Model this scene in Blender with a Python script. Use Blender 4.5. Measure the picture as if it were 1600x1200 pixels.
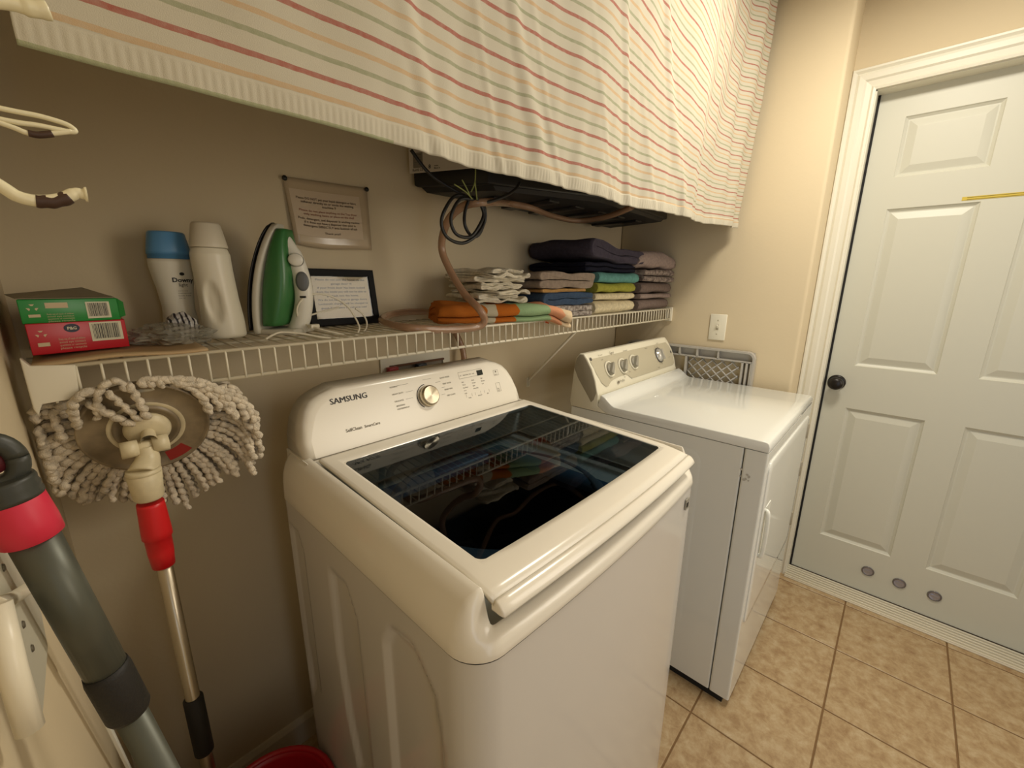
import bpy, bmesh, math, random
import numpy as np
from mathutils import Vector, Matrix, noise
random.seed(7)
D = bpy.data; C = bpy.context.scene.collection; PI = math.pi
for _o in list(D.objects): D.objects.remove(_o)

# ------------------------------------------------------------------ camera
F = 650.95
CX, CY, CZ = 0.0596, -1.1056, 1.3323
def rot_cam():
    rx, ry, rz = 1.3319, 0.0083, -0.8205
    return Matrix.Rotation(rz, 3, 'Z') @ Matrix.Rotation(rx, 3, 'X') @ Matrix.Rotation(ry, 3, 'Z')
RC = rot_cam(); CAMP = Vector((CX, CY, CZ))
cam = D.objects.new('camera', D.cameras.new('camera')); C.objects.link(cam)
cam.data.sensor_width = 36; cam.data.lens = F/1600*36; cam.data.clip_start = 0.01
cam.matrix_world = Matrix.Translation(CAMP) @ RC.to_4x4()
bpy.context.scene.camera = cam
def ray(px, py): return RC @ Vector(((px-800)/F, -(py-600)/F, -1))
def at(ax, val, px, py):            # point on the real plane x, y or z = val behind a pixel of the photograph
    d = ray(px, py); i = 'xyz'.index(ax); t = (val-CAMP[i])/d[i]; return CAMP + d*t
def hit(o, n, px, py):
    d = ray(px, py); t = (Vector(o)-CAMP).dot(n)/d.dot(n); return CAMP + d*t

# ------------------------------------------------------------------ world, lights, exposure
def lin(c):
    c = [v/255 for v in c]
    return tuple(v/12.92 if v <= .04045 else ((v+.055)/1.055)**2.4 for v in c) + (1,)
w = D.worlds.new('world'); bpy.context.scene.world = w; w.use_nodes = True
w.node_tree.nodes['Background'].inputs[0].default_value = (.75, .85, 1, 1)
w.node_tree.nodes['Background'].inputs[1].default_value = 0.25
vs = bpy.context.scene.view_settings
vs.view_transform = 'Standard'; vs.look = 'None'; vs.gamma = 1; vs.use_curve_mapping = False; vs.exposure = 0.28
def area(name, loc, target, size, power, col, sy=None, shape='DISK'):
    l = D.lights.new(name, 'AREA'); l.shape = shape; l.size = size; l.energy = power; l.color = col
    if sy: l.size_y = sy
    o = D.objects.new(name, l); C.objects.link(o); o.location = loc
    o.rotation_euler = (Vector(target)-Vector(loc)).to_track_quat('-Z', 'Y').to_euler(); return o
area('ceiling_lamp', (1.42, -1.12, 2.33), (1.42, -1.12, 0), .36, 13.5, (1, .925, .79))
area('cool_fill', (.06, -2.2, 1.15), (1.5, -1.9, 1.0), .7, 6, (.72, .84, 1), 1.9, 'RECTANGLE')  # added cool fill at an unseen opening, tints the dryer's left side

area('front_fill', (1.62, -2.72, 1.6), (.5, 0, 1.15), 1.3, 8.8, (1, .91, .78), 1.3, 'RECTANGLE').data.spread = math.radians(115)  # added warm fill, unseen, lifts the ambient light in the alcove

# ------------------------------------------------------------------ materials
MATS = {}
def mat(name, col, rough=.5, metal=0, bump=0, scale=200, spec=.5, var=0, vscale=8, col2=None, alpha=1, trans=0, coat=0, dist=.002, emit=0):
    if name in MATS: return MATS[name]
    m = D.materials.new(name); m.use_nodes = True; nt = m.node_tree; b = nt.nodes['Principled BSDF']
    b.inputs['Base Color'].default_value = lin(col); b.inputs['Roughness'].default_value = rough
    b.inputs['Metallic'].default_value = metal; b.inputs['Specular IOR Level'].default_value = spec
    b.inputs['Alpha'].default_value = alpha; b.inputs['Transmission Weight'].default_value = trans
    b.inputs['Coat Weight'].default_value = coat
    tc = nt.nodes.new('ShaderNodeTexCoord')
    if bump:
        n = nt.nodes.new('ShaderNodeTexNoise'); n.inputs['Scale'].default_value = scale; n.inputs['Detail'].default_value = 3
        nt.links.new(tc.outputs['Object'], n.inputs['Vector'])
        bp = nt.nodes.new('ShaderNodeBump'); bp.inputs['Strength'].default_value = bump; bp.inputs['Distance'].default_value = dist
        nt.links.new(n.outputs['Fac'], bp.inputs['Height']); nt.links.new(bp.outputs['Normal'], b.inputs['Normal'])
    if var or col2:
        n2 = nt.nodes.new('ShaderNodeTexNoise'); n2.inputs['Scale'].default_value = vscale; n2.inputs['Detail'].default_value = 5
        nt.links.new(tc.outputs['Object'], n2.inputs['Vector'])
        r = nt.nodes.new('ShaderNodeValToRGB'); r.color_ramp.elements[0].position = .35; r.color_ramp.elements[1].position = .65
        c2 = col2 if col2 else tuple(max(0, v*(1-var)) for v in col)
        r.color_ramp.elements[0].color = lin(c2); r.color_ramp.elements[1].color = lin(col)
        nt.links.new(n2.outputs['Fac'], r.inputs['Fac']); nt.links.new(r.outputs['Color'], b.inputs['Base Color'])
    MATS[name] = m; return m
wall_m = mat('wall paint', (214, 198, 166), .75, bump=.25, scale=90, dist=.0015, spec=.25)
ceil_m = mat('ceiling paint', (225, 215, 195), .85, bump=.3, scale=60)
white_trim = mat('white trim paint', (226, 222, 205), .4, bump=.05, scale=40)
door_m = mat('door paint', (206, 205, 190), .42, bump=.12, scale=120, dist=.0008)
enamel = mat('shaded washer enamel', (208, 203, 194), .13, spec=.5)  # dimmer light on the cabinet faces is put into this darker colour
enamel2 = mat('washer plastic', (235, 228, 212), .2)
dry_en = mat('dryer enamel', (228, 228, 220), .07)
dry_pl = mat('dryer console plastic', (226, 220, 198), .3)
dry_grey = mat('dryer console grey', (186, 178, 154), .4)
dry_side = mat('dryer console side grey', (158, 150, 130), .45)
black_pl = mat('black plastic', (26, 24, 23), .4)
black_rub = mat('black rubber', (22, 20, 18), .6, bump=.2, scale=500)
ink = mat('black print', (28, 25, 22), .5)
ink_grey = mat('grey print', (120, 112, 96), .6)
ink_red = mat('red print', (165, 70, 60), .6)
ink_white = mat('white print', (226, 224, 205), .6)
steel = mat('brushed steel', (190, 180, 160), .28, metal=1)
wire_m = mat('white vinyl coating', (226, 218, 196), .35)
paper = mat('paper', (222, 212, 190), .7)
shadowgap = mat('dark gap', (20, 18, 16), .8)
def glass_mat(name, tint, rough=.02, fac=.06):
    m = D.materials.new(name); m.use_nodes = True; nt = m.node_tree; nt.nodes.clear()
    o = nt.nodes.new('ShaderNodeOutputMaterial'); mx = nt.nodes.new('ShaderNodeMixShader'); t = nt.nodes.new('ShaderNodeBsdfTransparent')
    g = nt.nodes.new('ShaderNodeBsdfGlossy'); fr = nt.nodes.new('ShaderNodeFresnel'); fr.inputs[0].default_value = 1.5
    t.inputs[0].default_value = lin(tint); g.inputs['Roughness'].default_value = rough
    nt.links.new(fr.outputs[0], mx.inputs[0]); nt.links.new(t.outputs[0], mx.inputs[1]); nt.links.new(g.outputs[0], mx.inputs[2])
    nt.links.new(mx.outputs[0], o.inputs[0]); MATS[name] = m; return m
lid_glass = glass_mat('tinted lid glass', (132, 150, 162))
pane_glass = glass_mat('clear plastic film', (225, 220, 205), .08)

# ------------------------------------------------------------------ mesh builder
class MB:
    def __init__(s): s.v = []; s.f = []; s.sm = []; s.mi = []
    def add(s, vs, fs, smooth=False, mi=0):
        o = len(s.v); s.v += [tuple(map(float, p)) for p in vs]
        for f in fs: s.f.append([i+o for i in f]); s.sm.append(smooth); s.mi.append(mi)
        return s
    def box(s, a, b, mi=0, M=None):
        (x0, y0, z0), (x1, y1, z1) = a, b
        vs = [Vector(p) for p in ((x0,y0,z0),(x1,y0,z0),(x1,y1,z0),(x0,y1,z0),(x0,y0,z1),(x1,y0,z1),(x1,y1,z1),(x0,y1,z1))]
        if M: vs = [M @ p for p in vs]
        return s.add(vs, [(0,3,2,1),(4,5,6,7),(0,1,5,4),(1,2,6,5),(2,3,7,6),(3,0,4,7)], False, mi)
    def loft(s, rings, closed=True, cap=(True, True), smooth=True, mi=0):
        n = len(rings[0]); vs = [p for r in rings for p in r]; fs = []
        for i in range(len(rings)-1):
            for j in range(n if closed else n-1):
                k = (j+1) % n; fs.append((i*n+j, i*n+k, (i+1)*n+k, (i+1)*n+j))
        s.add(vs, fs, smooth, mi)
        if cap[0]: s.add(rings[0], [tuple(range(n))[::-1]], False, mi)
        if cap[1]: s.add(rings[-1], [tuple(range(n))], False, mi)
        return s
    def tube(s, path, r, n=8, cap=True, mi=0, squash=None):
        P = [Vector(p) for p in path]; R = r if hasattr(r, '__len__') else [r]*len(P)
        rings = []; T0 = (P[1]-P[0]).normalized()
        up = Vector((0, 0, 1)) if abs(T0.z) < .9 else Vector((1, 0, 0)); N = (up - T0*up.dot(T0)).normalized()
        for i, p in enumerate(P):
            T = (P[min(i+1, len(P)-1)] - P[max(i-1, 0)])
            T = T.normalized() if T.length > 1e-9 else T0
            N = (N - T*N.dot(T)).normalized(); B = T.cross(N)
            rings.append([p + (N*math.cos(a)*(squash or 1) + B*math.sin(a))*R[i] for a in (2*PI*k/n for k in range(n))])
        return s.loft(rings, True, (cap, cap), True, mi)
    def lathe(s, prof, c=(0,0,0), n=24, axis=None, cap=(False, False), mi=0, smooth=True, sx=1, sy=1):
        M = Vector((0,0,1)).rotation_difference(Vector(axis)).to_matrix() if axis else Matrix.Identity(3)
        c = Vector(c)
        rings = [[c + M @ Vector((r*sx*math.cos(2*PI*k/n), r*sy*math.sin(2*PI*k/n), z)) for k in range(n)] for r, z in prof]
        return s.loft(rings, True, cap, smooth, mi)
    def prism(s, pts, d, mi=0, smooth=False):       # pts 3-D polygon, d extrusion vector
        d = Vector(d); a = [Vector(p) for p in pts]; return s.loft([a, [p+d for p in a]], True, (True, True), smooth, mi)
    def grid(s, fn, us, vs_, smooth=True, mi=0, skip=None):
        nu, nv = len(us), len(vs_)
        V = [fn(u, v) for v in vs_ for u in us]
        fs = [(j*nu+i, j*nu+i+1, (j+1)*nu+i+1, (j+1)*nu+i) for j in range(nv-1) for i in range(nu-1) if not (skip and skip(i, j))]
        return s.add(V, fs, smooth, mi)
def spline(P, n=8):
    P = [Vector(p) for p in P]; out = []
    for i in range(len(P)-1):
        a, b, c, d = P[max(i-1,0)], P[i], P[i+1], P[min(i+2, len(P)-1)]
        for k in range(n):
            t = k/n; out.append(.5*((2*b)+(c-a)*t+(2*a-5*b+4*c-d)*t*t+(3*b-a-3*c+d)*t**3))
    return out+[P[-1]]
def roundrect(x0, y0, x1, y1, r, n=5):
    out = []
    for cx, cy, a0 in ((x1-r, y1-r, 0), (x0+r, y1-r, PI/2), (x0+r, y0+r, PI), (x1-r, y0+r, 3*PI/2)):
        out += [(cx+r*math.cos(a0+PI/2*k/n), cy+r*math.sin(a0+PI/2*k/n)) for k in range(n+1)]
    return out
def root_loc(o):
    v = Vector((0,0,0))
    while o is not None: v += Vector(o.location); o = o.parent
    return v
def obj(name, mb, m, parent=None, bevel=0, label=None, solid=0, weld=True, segs=2, subsurf=0, loc=None):
    base = root_loc(parent) if parent else Vector(loc or (0,0,0))
    me = D.meshes.new(name); me.from_pydata([tuple(Vector(p)-base) for p in mb.v], [], mb.f)
    me.polygons.foreach_set('use_smooth', mb.sm); me.polygons.foreach_set('material_index', mb.mi)
    for x in (m if isinstance(m, (list, tuple)) else [m]): me.materials.append(x)
    bm = bmesh.new(); bm.from_mesh(me)
    if weld: bmesh.ops.remove_doubles(bm, verts=bm.verts, dist=1e-6)
    bmesh.ops.recalc_face_normals(bm, faces=bm.faces); bm.to_mesh(me); bm.free(); me.update()
    o = D.objects.new(name, me); C.objects.link(o)
    if parent: o.parent = parent
    else: o.location = base
    if solid: md = o.modifiers.new('s', 'SOLIDIFY'); md.thickness = solid; md.offset = 0
    if bevel:
        md = o.modifiers.new('b', 'BEVEL'); md.width = bevel; md.segments = segs; md.limit_method = 'ANGLE'; md.angle_limit = .6; md.harden_normals = False
        for p in me.polygons: p.use_smooth = True
    if subsurf: md = o.modifiers.new('u', 'SUBSURF'); md.levels = md.render_levels = subsurf
    if label: o['label'] = label
    return o
def tag(o, label, cat, group=None):
    o['label'] = label; o['category'] = cat
    if group: o['group'] = group
    return o
def thing(name, label, cat, loc, group=None):
    o = D.objects.new(name, None); C.objects.link(o); o.location = loc; o.empty_display_size = .05
    return tag(o, label, cat, group)
def struct(name, mb, m, bevel=0, **k):
    o = obj(name, mb, m, None, bevel, **k); o['kind'] = 'structure'; return o
def text_geo(s, bold=0):
    cu = D.curves.new('t', 'FONT'); cu.body = s; cu.size = 1; cu.offset = bold; cu.resolution_u = 2
    o = D.objects.new('t', cu); C.objects.link(o); dg = bpy.context.evaluated_depsgraph_get()
    me = D.meshes.new_from_object(o.evaluated_get(dg)); V = [tuple(v.co) for v in me.vertices]; Fs = [tuple(p.vertices) for p in me.polygons]
    D.objects.remove(o); D.curves.remove(cu); D.meshes.remove(me); return V, Fs
def text(mb, s, o, xd, yd, height=None, width=None, mi=0, bold=0, align='L', fn=None):
    V, Fs = text_geo(s, bold)
    if not V: return
    x0 = min(v[0] for v in V); x1 = max(v[0] for v in V); y0 = min(v[1] for v in V); y1 = max(v[1] for v in V)
    sy = height/(.7) if height else width/(x1-x0); sx = width/(x1-x0) if width else sy
    o = Vector(o); xd = Vector(xd); yd = Vector(yd); off = {'L': 0, 'C': -.5, 'R': -1}[align]*(x1-x0)*sx
    if fn: P = [fn((v[0]-x0)*sx+off, v[1]*sy) for v in V]
    else: P = [o + xd*((v[0]-x0)*sx+off) + yd*(v[1]*sy) for v in V]
    mb.add(P, Fs, False, mi)
def smooth01(t): t = min(1, max(0, t)); return t*t*(3-2*t)

# ------------------------------------------------------------------ room shell
W = 2.038; XD = 2.205; YF = -2.8; H = 2.44; YE = -.815; YJ = -.892; YJ2 = -1.68; ZJ = 2.018
struct('wall_back', MB().box((-.1, 0, 0), (W+.3, .1, H)), wall_m)
mb = MB(); mb.box((-.1, -1.75, 0), (0, 0, H)); mb.box((-.1, YF, 0), (0, -2.6, H)); mb.box((-.1, -2.6, 2.1), (0, -1.75, H))
struct('wall_left', mb, wall_m)
mb = MB(); mb.box((W, YE, 0), (W+.3, .0, H))
struct('wall_right', mb, wall_m, bevel=.012, segs=4)
mb = MB(); mb.box((XD, YJ, 0), (XD+.14, YE, H)); mb.box((XD, YF, 0), (XD+.14, YJ2, H)); mb.box((XD, YJ2, ZJ), (XD+.14, YJ, H))
struct('wall_door_side', mb, wall_m)
struct('wall_front', MB().box((-.1, YF-.1, 0), (XD+.14, YF, H)), wall_m)
struct('ceiling', MB().box((-.1, YF-.1, H), (XD+.14, .1, H+.1)), ceil_m)
# floor: grout bed with single tiles
grout = mat('grout', (128, 98, 62), .8, bump=.3, scale=300)
fl = struct('floor', MB().box((-.1, YF-.1, -.05), (XD+.3, .1, -.0025)), grout)
def tile_mat():
    m = mat('ceramic tile', (208, 180, 138), .38, bump=.12, scale=60)
    nt = m.node_tree; b = nt.nodes['Principled BSDF']; g = nt.nodes.new('ShaderNodeNewGeometry'); oi = nt.nodes.new('ShaderNodeObjectInfo')
    mul = nt.nodes.new('ShaderNodeVectorMath'); mul.operation = 'ADD'; sc = nt.nodes.new('ShaderNodeMath'); sc.operation = 'MULTIPLY'; sc.inputs[1].default_value = 30
    nt.links.new(oi.outputs['Random'], sc.inputs[0]); nt.links.new(g.outputs['Position'], mul.inputs[0]); nt.links.new(sc.outputs[0], mul.inputs[1])
    n1 = nt.nodes.new('ShaderNodeTexNoise'); n1.inputs['Scale'].default_value = 26; n1.inputs['Detail'].default_value = 9; n1.inputs['Roughness'].default_value = .72; n1.inputs['Distortion'].default_value = .25
    nt.links.new(mul.outputs[0], n1.inputs['Vector'])
    r = nt.nodes.new('ShaderNodeValToRGB'); e = r.color_ramp.elements
    e[0].position = .30; e[0].color = lin((148, 116, 80)); e[1].position = .68; e[1].color = lin((196, 176, 142)); q = e.new(.5); q.color = lin((178, 152, 114))
    nt.links.new(n1.outputs['Fac'], r.inputs['Fac']); nt.links.new(r.outputs['Color'], b.inputs['Base Color']); return m
TM = tile_mat(); T = .3082; TX, TY = 2.1484, -1.1233
g2 = .0026
def tile_mesh(x0, y0, x1, y1):
    me = D.meshes.new('tile'); c = .0015
    V = [(x0,y0,-.003),(x1,y0,-.003),(x1,y1,-.003),(x0,y1,-.003),(x0,y0,-.001),(x1,y0,-.001),(x1,y1,-.001),(x0,y1,-.001),(x0+c,y0+c,0),(x1-c,y0+c,0),(x1-c,y1-c,0),(x0+c,y1-c,0)]
    me.from_pydata(V, [], [(0,1,5,4),(1,2,6,5),(2,3,7,6),(3,0,4,7),(4,5,9,8),(5,6,10,9),(6,7,11,10),(7,4,8,11),(8,9,10,11)]); me.materials.append(TM); return me
full = tile_mesh(g2, g2, T-g2, T-g2)
for i in range(-8, 1):
    for j in range(-6, 4):
        x0 = TX+i*T; y0 = TY+j*T; x1 = min(x0+T, XD+.06); y1 = min(y0+T, 0); xa = max(x0, 0); ya = max(y0, YF)
        if x1-xa < .02 or y1-ya < .02: continue
        if abs(x1-x0-T) < 1e-6 and abs(y1-y0-T) < 1e-6 and xa == x0 and ya == y0: me = full
        else: me = tile_mesh(xa-x0+g2, ya-y0+g2, x1-x0-g2, y1-y0-g2)
        o = D.objects.new('tile', me); C.objects.link(o); o.parent = fl; o.location = (x0, y0, 0)
bbm = mat('baseboard paint', (220, 210, 188), .4)
mb = MB(); mb.prism([(0, 0, 0), (0, -.012, 0), (0, -.012, .07), (0, -.006, .085), (0, 0, .085)], (W, 0, 0)); struct('baseboard_back', mb, bbm)
mb = MB(); mb.prism([(0, 0, 0), (.012, 0, 0), (.012, 0, .07), (.006, 0, .085), (0, 0, .085)], (0, -1.75, 0)); struct('baseboard_left', mb, bbm)
# casing of the door: stepped profile swept round the opening
prof = [(0, 0), (0, .012), (.008, .014), (.014, .010), (.03, .012), (.036, .017), (.052, .018), (.060, .014), (.068, .020), (.074, .020), (.077, .014), (.077, 0)]
mb = MB(); rings = []
for off, h in prof:
    rings.append([(XD-h, YJ+off, 0), (XD-h, YJ+off, ZJ+off), (XD-h, YJ2-off, ZJ+off), (XD-h, YJ2-off, 0)])
for a, b in zip(rings, rings[1:]):
    n = 4; mb.add(a+b, [(i, i+1, n+i+1, n+i) for i in range(3)])
struct('trim_1', mb, white_trim)
mb = MB(); mb.box((XD-.002, YJ-.004, 0), (XD+.14, YJ+.004, ZJ+.004)); mb.box((XD-.002, YJ2-.004, 0), (XD+.14, YJ2+.004, ZJ+.004)); mb.box((XD-.002, YJ2, ZJ-.004), (XD+.14, YJ, ZJ+.006))
mb.box((XD+.052, YJ-.012, 0), (XD+.056, YJ, ZJ), mi=1)
struct('trim_2', mb, [white_trim, shadowgap])
mb = MB()
for k in range(6):
    x = XD-.028+k*.014; mb.box((x, YJ2, 0), (x+.007, YJ, .012+.0028*k))
mb.box((XD-.030, YJ2, 0), (XD+.07, YJ, .006))
struct('trim_3', mb, mat('threshold aluminium', (222, 214, 192), .3), bevel=.0015)
# six panel door
XL = 2.262
cols = [(-.986, -1.228), (-1.334, -1.576)]; rows = [(.228, .829), (1.010, 1.613), (1.723, 1.926)]
dr = D.objects.new('door_1', None); C.objects.link(dr); dr.location = (XL, YJ, .02); dr['kind'] = 'structure'
ys = [YJ-.003, *sorted([v for c_ in cols for v in c_], reverse=True), -1.676]; zs = [.026, .228, .829, 1.010, 1.613, 1.723, 1.926, 2.03]
mb = MB()
mb.grid(lambda u, v: (XL, u, v), ys, zs, smooth=False, skip=lambda i, j: i in (1, 3) and j in (1, 3, 5))
a = (ys[0], ys[-1]); mb.box((XL+.014, a[1], .026), (XL+.035, a[0], 2.03))
for u in a: mb.add([(XL, u, .026), (XL, u, 2.03), (XL+.035, u, 2.03), (XL+.035, u, .026)], [(0, 1, 2, 3)])
obj('leaf', mb, door_m, dr)
for c0, c1 in cols:
    for z0, z1 in rows:
        mb = MB(); rg = []
        for ins, dp in ((0, 0), (.003, .004), (.010, .009), (.014, .009), (.036, .0025), (.038, .002)):
            rg.append([(XL+dp, c0-ins, z0+ins), (XL+dp, c1+ins, z0+ins), (XL+dp, c1+ins, z1-ins), (XL+dp, c0-ins, z1-ins)])
        mb.loft(rg, True, (False, True), smooth=False); obj('panel', mb, door_m, dr)
kn = at('x', XL-.05, 1305, 600)
mb = MB(); mb.lathe([(.0, .056), (.016, .055), (.025, .047), (.027, .038), (.022, .027), (.012, .022), (.011, .008), (.012, .006)], (XL, kn.y, kn.z), 28, (-1, 0, 0))
mb.lathe([(.0, .009), (.026, .008), (.031, .004), (.031, 0)], (XL, kn.y, kn.z), 28, (-1, 0, 0))
obj('door_knob', mb, mat('oil rubbed bronze', (34, 30, 27), .35, metal=.4), dr)
# round bumpers near the foot of the door
silver = mat('grey plastic dish', (120, 116, 118), .25, metal=.5); lens = mat('silver dish centre', (168, 168, 180), .12, metal=.6)
for k, (px, py) in enumerate(((1356, 892), (1405, 911), (1460, 931))):
    p = at('x', XL, px, py)
    t = thing('door_vent', ['round silver vent plug low on white door, nearest the clothes dryer', 'middle one of three round silver plugs low on white door', 'round silver vent plug low on white door, farthest from the dryer'][k], 'vent plug', (XL, p.y, p.z), 'round plugs near the foot of the door')
    mb = MB(); mb.lathe([(.019, 0), (.0215, .002), (.021, .004), (.018, .005), (.016, .003)], p, 28, (-1, 0, 0)); obj('rim', mb, silver, t)
    mb = MB(); mb.lathe([(.016, .0028), (.010, .0018), (.0, .0015)], p, 28, (-1, 0, 0)); mb.box((XL-.0035, p.y-.011, p.z-.004), (XL-.0015, p.y+.011, p.z+.004)); obj('lens', mb, lens, t)
# yellow tape
p = at('x', XL, 1503, 311)
t = thing('tape_strip', 'thin yellow printed tape stuck across upper part of white door', 'tape', (XL, p.y, p.z))
obj('backing', MB().box((XL-.0012, p.y-.30, p.z-.006), (XL-.0002, p.y, p.z+.006)), mat('yellow tape', (206, 182, 74), .4), t)
mb = MB(); mb.box((XL-.0016, p.y-.29, p.z-.0042), (XL-.0011, p.y-.012, p.z-.0028)); mb.box((XL-.0016, p.y-.29, p.z+.0022), (XL-.0011, p.y-.012, p.z+.0036))
obj('stripe', mb, mat('olive print', (112, 96, 30), .6), t)
# light switch
p = Vector((W, -.506, 1.1475))
t = thing('light_switch', 'white toggle light switch plate on beige wall above the dryer', 'switch', p)
mb = MB(); mb.box((W-.006, p.y-.035, p.z-.057), (W, p.y+.035, p.z+.057)); obj('plate', mb, mat('switch plate', (232, 226, 205), .3), t, bevel=.003)
mb = MB(); mb.box((W-.007, p.y-.005, p.z-.012), (W-.0055, p.y+.005, p.z+.012)); obj('slot', mb, dry_side, t)
mb = MB(); mb.prism([(W-.006, p.y-.004, p.z-.005), (W-.006, p.y-.004, p.z+.007), (W-.016, p.y-.004, p.z+.012), (W-.017, p.y-.004, p.z+.007)], (0, .008, 0)); obj('toggle', mb, MATS['switch plate'], t, bevel=.0008)
for s in (-1, 1): mb = MB(); mb.lathe([(0, .0075), (.003, .007), (.0035, .006)], (W, p.y, p.z+s*.03), 12, (-1, 0, 0)); obj('screw', mb, dry_grey, t)
# ceiling lamp body
t = thing('ceiling_light', 'white round flush ceiling light above the open floor', 'light', (1.42, -1.12, H))
obj('canopy', MB().lathe([(0, 2.44), (.2, 2.44), (.2, 2.40), (.185, 2.39), (.183, 2.40), (0, 2.41)], (1.42, -1.12, 0), 32), white_trim, t)

# ------------------------------------------------------------------ washer
wx0, wx1 = .31, .996; XC = .653
EMB = [[(-.24,.84),(-.285,.84),(-.305,.80),(-.305,.46),(-.255,.41),(-.238,.55)],
       [(-.43,.83),(-.49,.835),(-.522,.78),(-.527,.44),(-.470,.395),(-.445,.50),(-.428,.65)],
       [(-.612,.30),(-.612,.80),(-.635,.845),(-.69,.85),(-.738,.80),(-.75,.72),(-.752,.30)],
       [(-.44,.36),(-.47,.37),(-.53,.42),(-.53,.12),(-.45,.12)]]
EMB[3] = [(-.452, .37), (-.50, .31), (-.53, .26), (-.53, .08), (-.455, .08)]
def sdpoly(y, z, P):
    d = 1e9; ins = False; n = len(P)
    for i in range(n):
        (x1, y1), (x2, y2) = P[i], P[(i+1) % n]
        ex, ey = x2-x1, y2-y1; t = max(0, min(1, ((y-x1)*ex+(z-y1)*ey)/(ex*ex+ey*ey))); d = min(d, math.hypot(y-x1-ex*t, z-y1-ey*t))
        if (y1 > z) != (y2 > z) and y < (x2-x1)*(z-y1)/(y2-y1)+x1: ins = not ins
    return -d if ins else d
def foot(d, r=.045, fine=False):
    x0, x1, y0, y1 = wx0+d, wx1-d, -.817+d*(.5 if d > 0 else 1), -.20-d*.3; r = max(.006, r-d*.85); out = []
    def arc(cx, cy, a0, n=8): return [(cx+r*math.cos(a0+PI/2*k/n), cy+r*math.sin(a0+PI/2*k/n)) for k in range(n+1)]
    out += arc(x1-r, y1-r, 0) + arc(x0+r, y1-r, PI/2)
    n = 68 if fine else 8
    out += [(x0, (y1-r)+((y0+r)-(y1-r))*k/n) for k in range(1, n)]
    out += arc(x0+r, y0+r, PI)
    out += [((x0+r)+((x1-r)-(x0+r))*k/16, y0) for k in range(1, 16)]
    out += arc(x1-r, y0+r, 3*PI/2)
    return [(x, y-.013*(1-((x-XC)/.343)**2)*smooth01((-y-.5)/.3)) for x, y in out]
wm = thing('washing_machine', 'white top-load washer with dark glass lid below the wire shelf', 'washing machine', (XC, -.52, 0))
mb = MB(); rings = []; zz = [.02+.8745*k/92 for k in range(93)]; fp = foot(0, fine=True)
for z in zz:
    rg = []
    for x, y in fp:
        if abs(x-wx0) < 1e-6 and -.77 < y < -.22 and z < .88:
            s_ = max(-1, min(sdpoly(y, z, P) for P in EMB)) if False else min(sdpoly(y, z, P) for P in EMB)
            x = x+.007*(1-smooth01((s_+.007)/.010))
        rg.append((x, y, z))
    rings.append(rg)
mb.loft(rings, True, (True, False)); obj('cabinet', mb, enamel, wm)
mb = MB(); mb.loft([[(x, y, .894) for x, y in foot(.004)], [(x, y, .899) for x, y in foot(.004)]], True, (False, False)); obj('seam', mb, ink_grey, wm)
def zc(y, z, yo):
    k = 1-.56*smooth01((-yo-.782)/.034); z = .8975+(z-.8975)*k
    return z-.03*max(0, (-y-.3)) * smooth01((z-.9)/.05)
prof = [(-.0015, .8975), (-.002, .899), (-.001, .915), (0, .935), (.003, .952), (.009, .968), (.018, .981), (.028, .989), (.036, .993), (.0375, .992), (.0385, .985), (.0385, .905), (.06, .9)]
mb = MB()
mb.loft([[(x, y, zc(y, z, yo)) for (x, y), (_, yo) in zip(foot(max(d, -.002)), foot(0))] for d, z in prof], True, (False, False))
obj('top_cover', mb, enamel2, wm)
# tub below the glass
tubp = mat('blue grey tub ring', (92, 120, 140), .35)
rout = .262
mb = MB(); sq = [(x, y, .8895) for x, y in foot(.04)]
mb.loft([sq, [(XC+rout*math.cos(math.atan2(y+.52, x-XC)), -.52+rout*math.sin(math.atan2(y+.52, x-XC)), .8895) for x, y, z in sq]], True, (False, False)); obj('deck', mb, enamel2, wm)
mb = MB(); ring_o = [(XC+rout*math.cos(math.atan2(y+.52, x-XC)), -.52+rout*math.sin(math.atan2(y+.52, x-XC)), .889) for x, y, z in sq]
cxt, cyt, rt = XC, -.52, .235
ring_i = []
for x, y, z in ring_o:
    a = math.atan2(y-cyt, x-cxt); ring_i.append((cxt+rt*math.cos(a), cyt+rt*math.sin(a), .885))
mb.loft([ring_o, ring_i, [(x, y, .86) for x, y, z in ring_i]], True, (False, False)); obj('tub_ring', mb, tubp, wm)
mb = MB(); mb.lathe([(.232, .885), (.23, .86), (.23, .45), (.19, .42), (0, .42)], (cxt, cyt, 0), 48); obj('drum', mb, mat('dark drum steel', (70, 70, 74), .35, metal=.7), wm)
mb = MB(); mb.lathe([(.235, .888), (.215, .893), (.212, .88), (.225, .87)], (cxt, cyt, 0), 48); obj('balance_ring', mb, mat('balance ring grey', (120, 130, 138), .3), wm)
# lid
def zl(y):
    pts = [(-.32, .9985), (-.37, .997), (-.75, .978), (-.785, .973), (-.806, .968), (-.813, .9655), (-.818, .961), (-.8215, .955), (-.8225, .952)]
    for (a, za), (b, zb) in zip(pts, pts[1:]):
        if y >= b-1e-9: return za+(zb-za)*(a-y)/(a-b)
    return pts[-1][1]
def bow(x, y): return y-.009*(1-((x-XC)/.31)**2)*smooth01((-y-.55)/.2)
LX0, LX1, GX0, GX1, GY0, GY1 = .351, .953, .379, .926, -.37, -.752
def lidpt(u, v, dz=0):
    e = min(u-LX0, LX1-u); return (u, bow(u, v), zl(v)+dz-.003*(1-smooth01(e/.006)))
xs = [LX0, LX0+.002, LX0+.004, LX0+.007, GX0-.004, GX0] + [GX0+(GX1-GX0)*k/10 for k in range(1, 10)] + [GX1, GX1+.004, LX1-.007, LX1-.004, LX1-.002, LX1]
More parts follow.
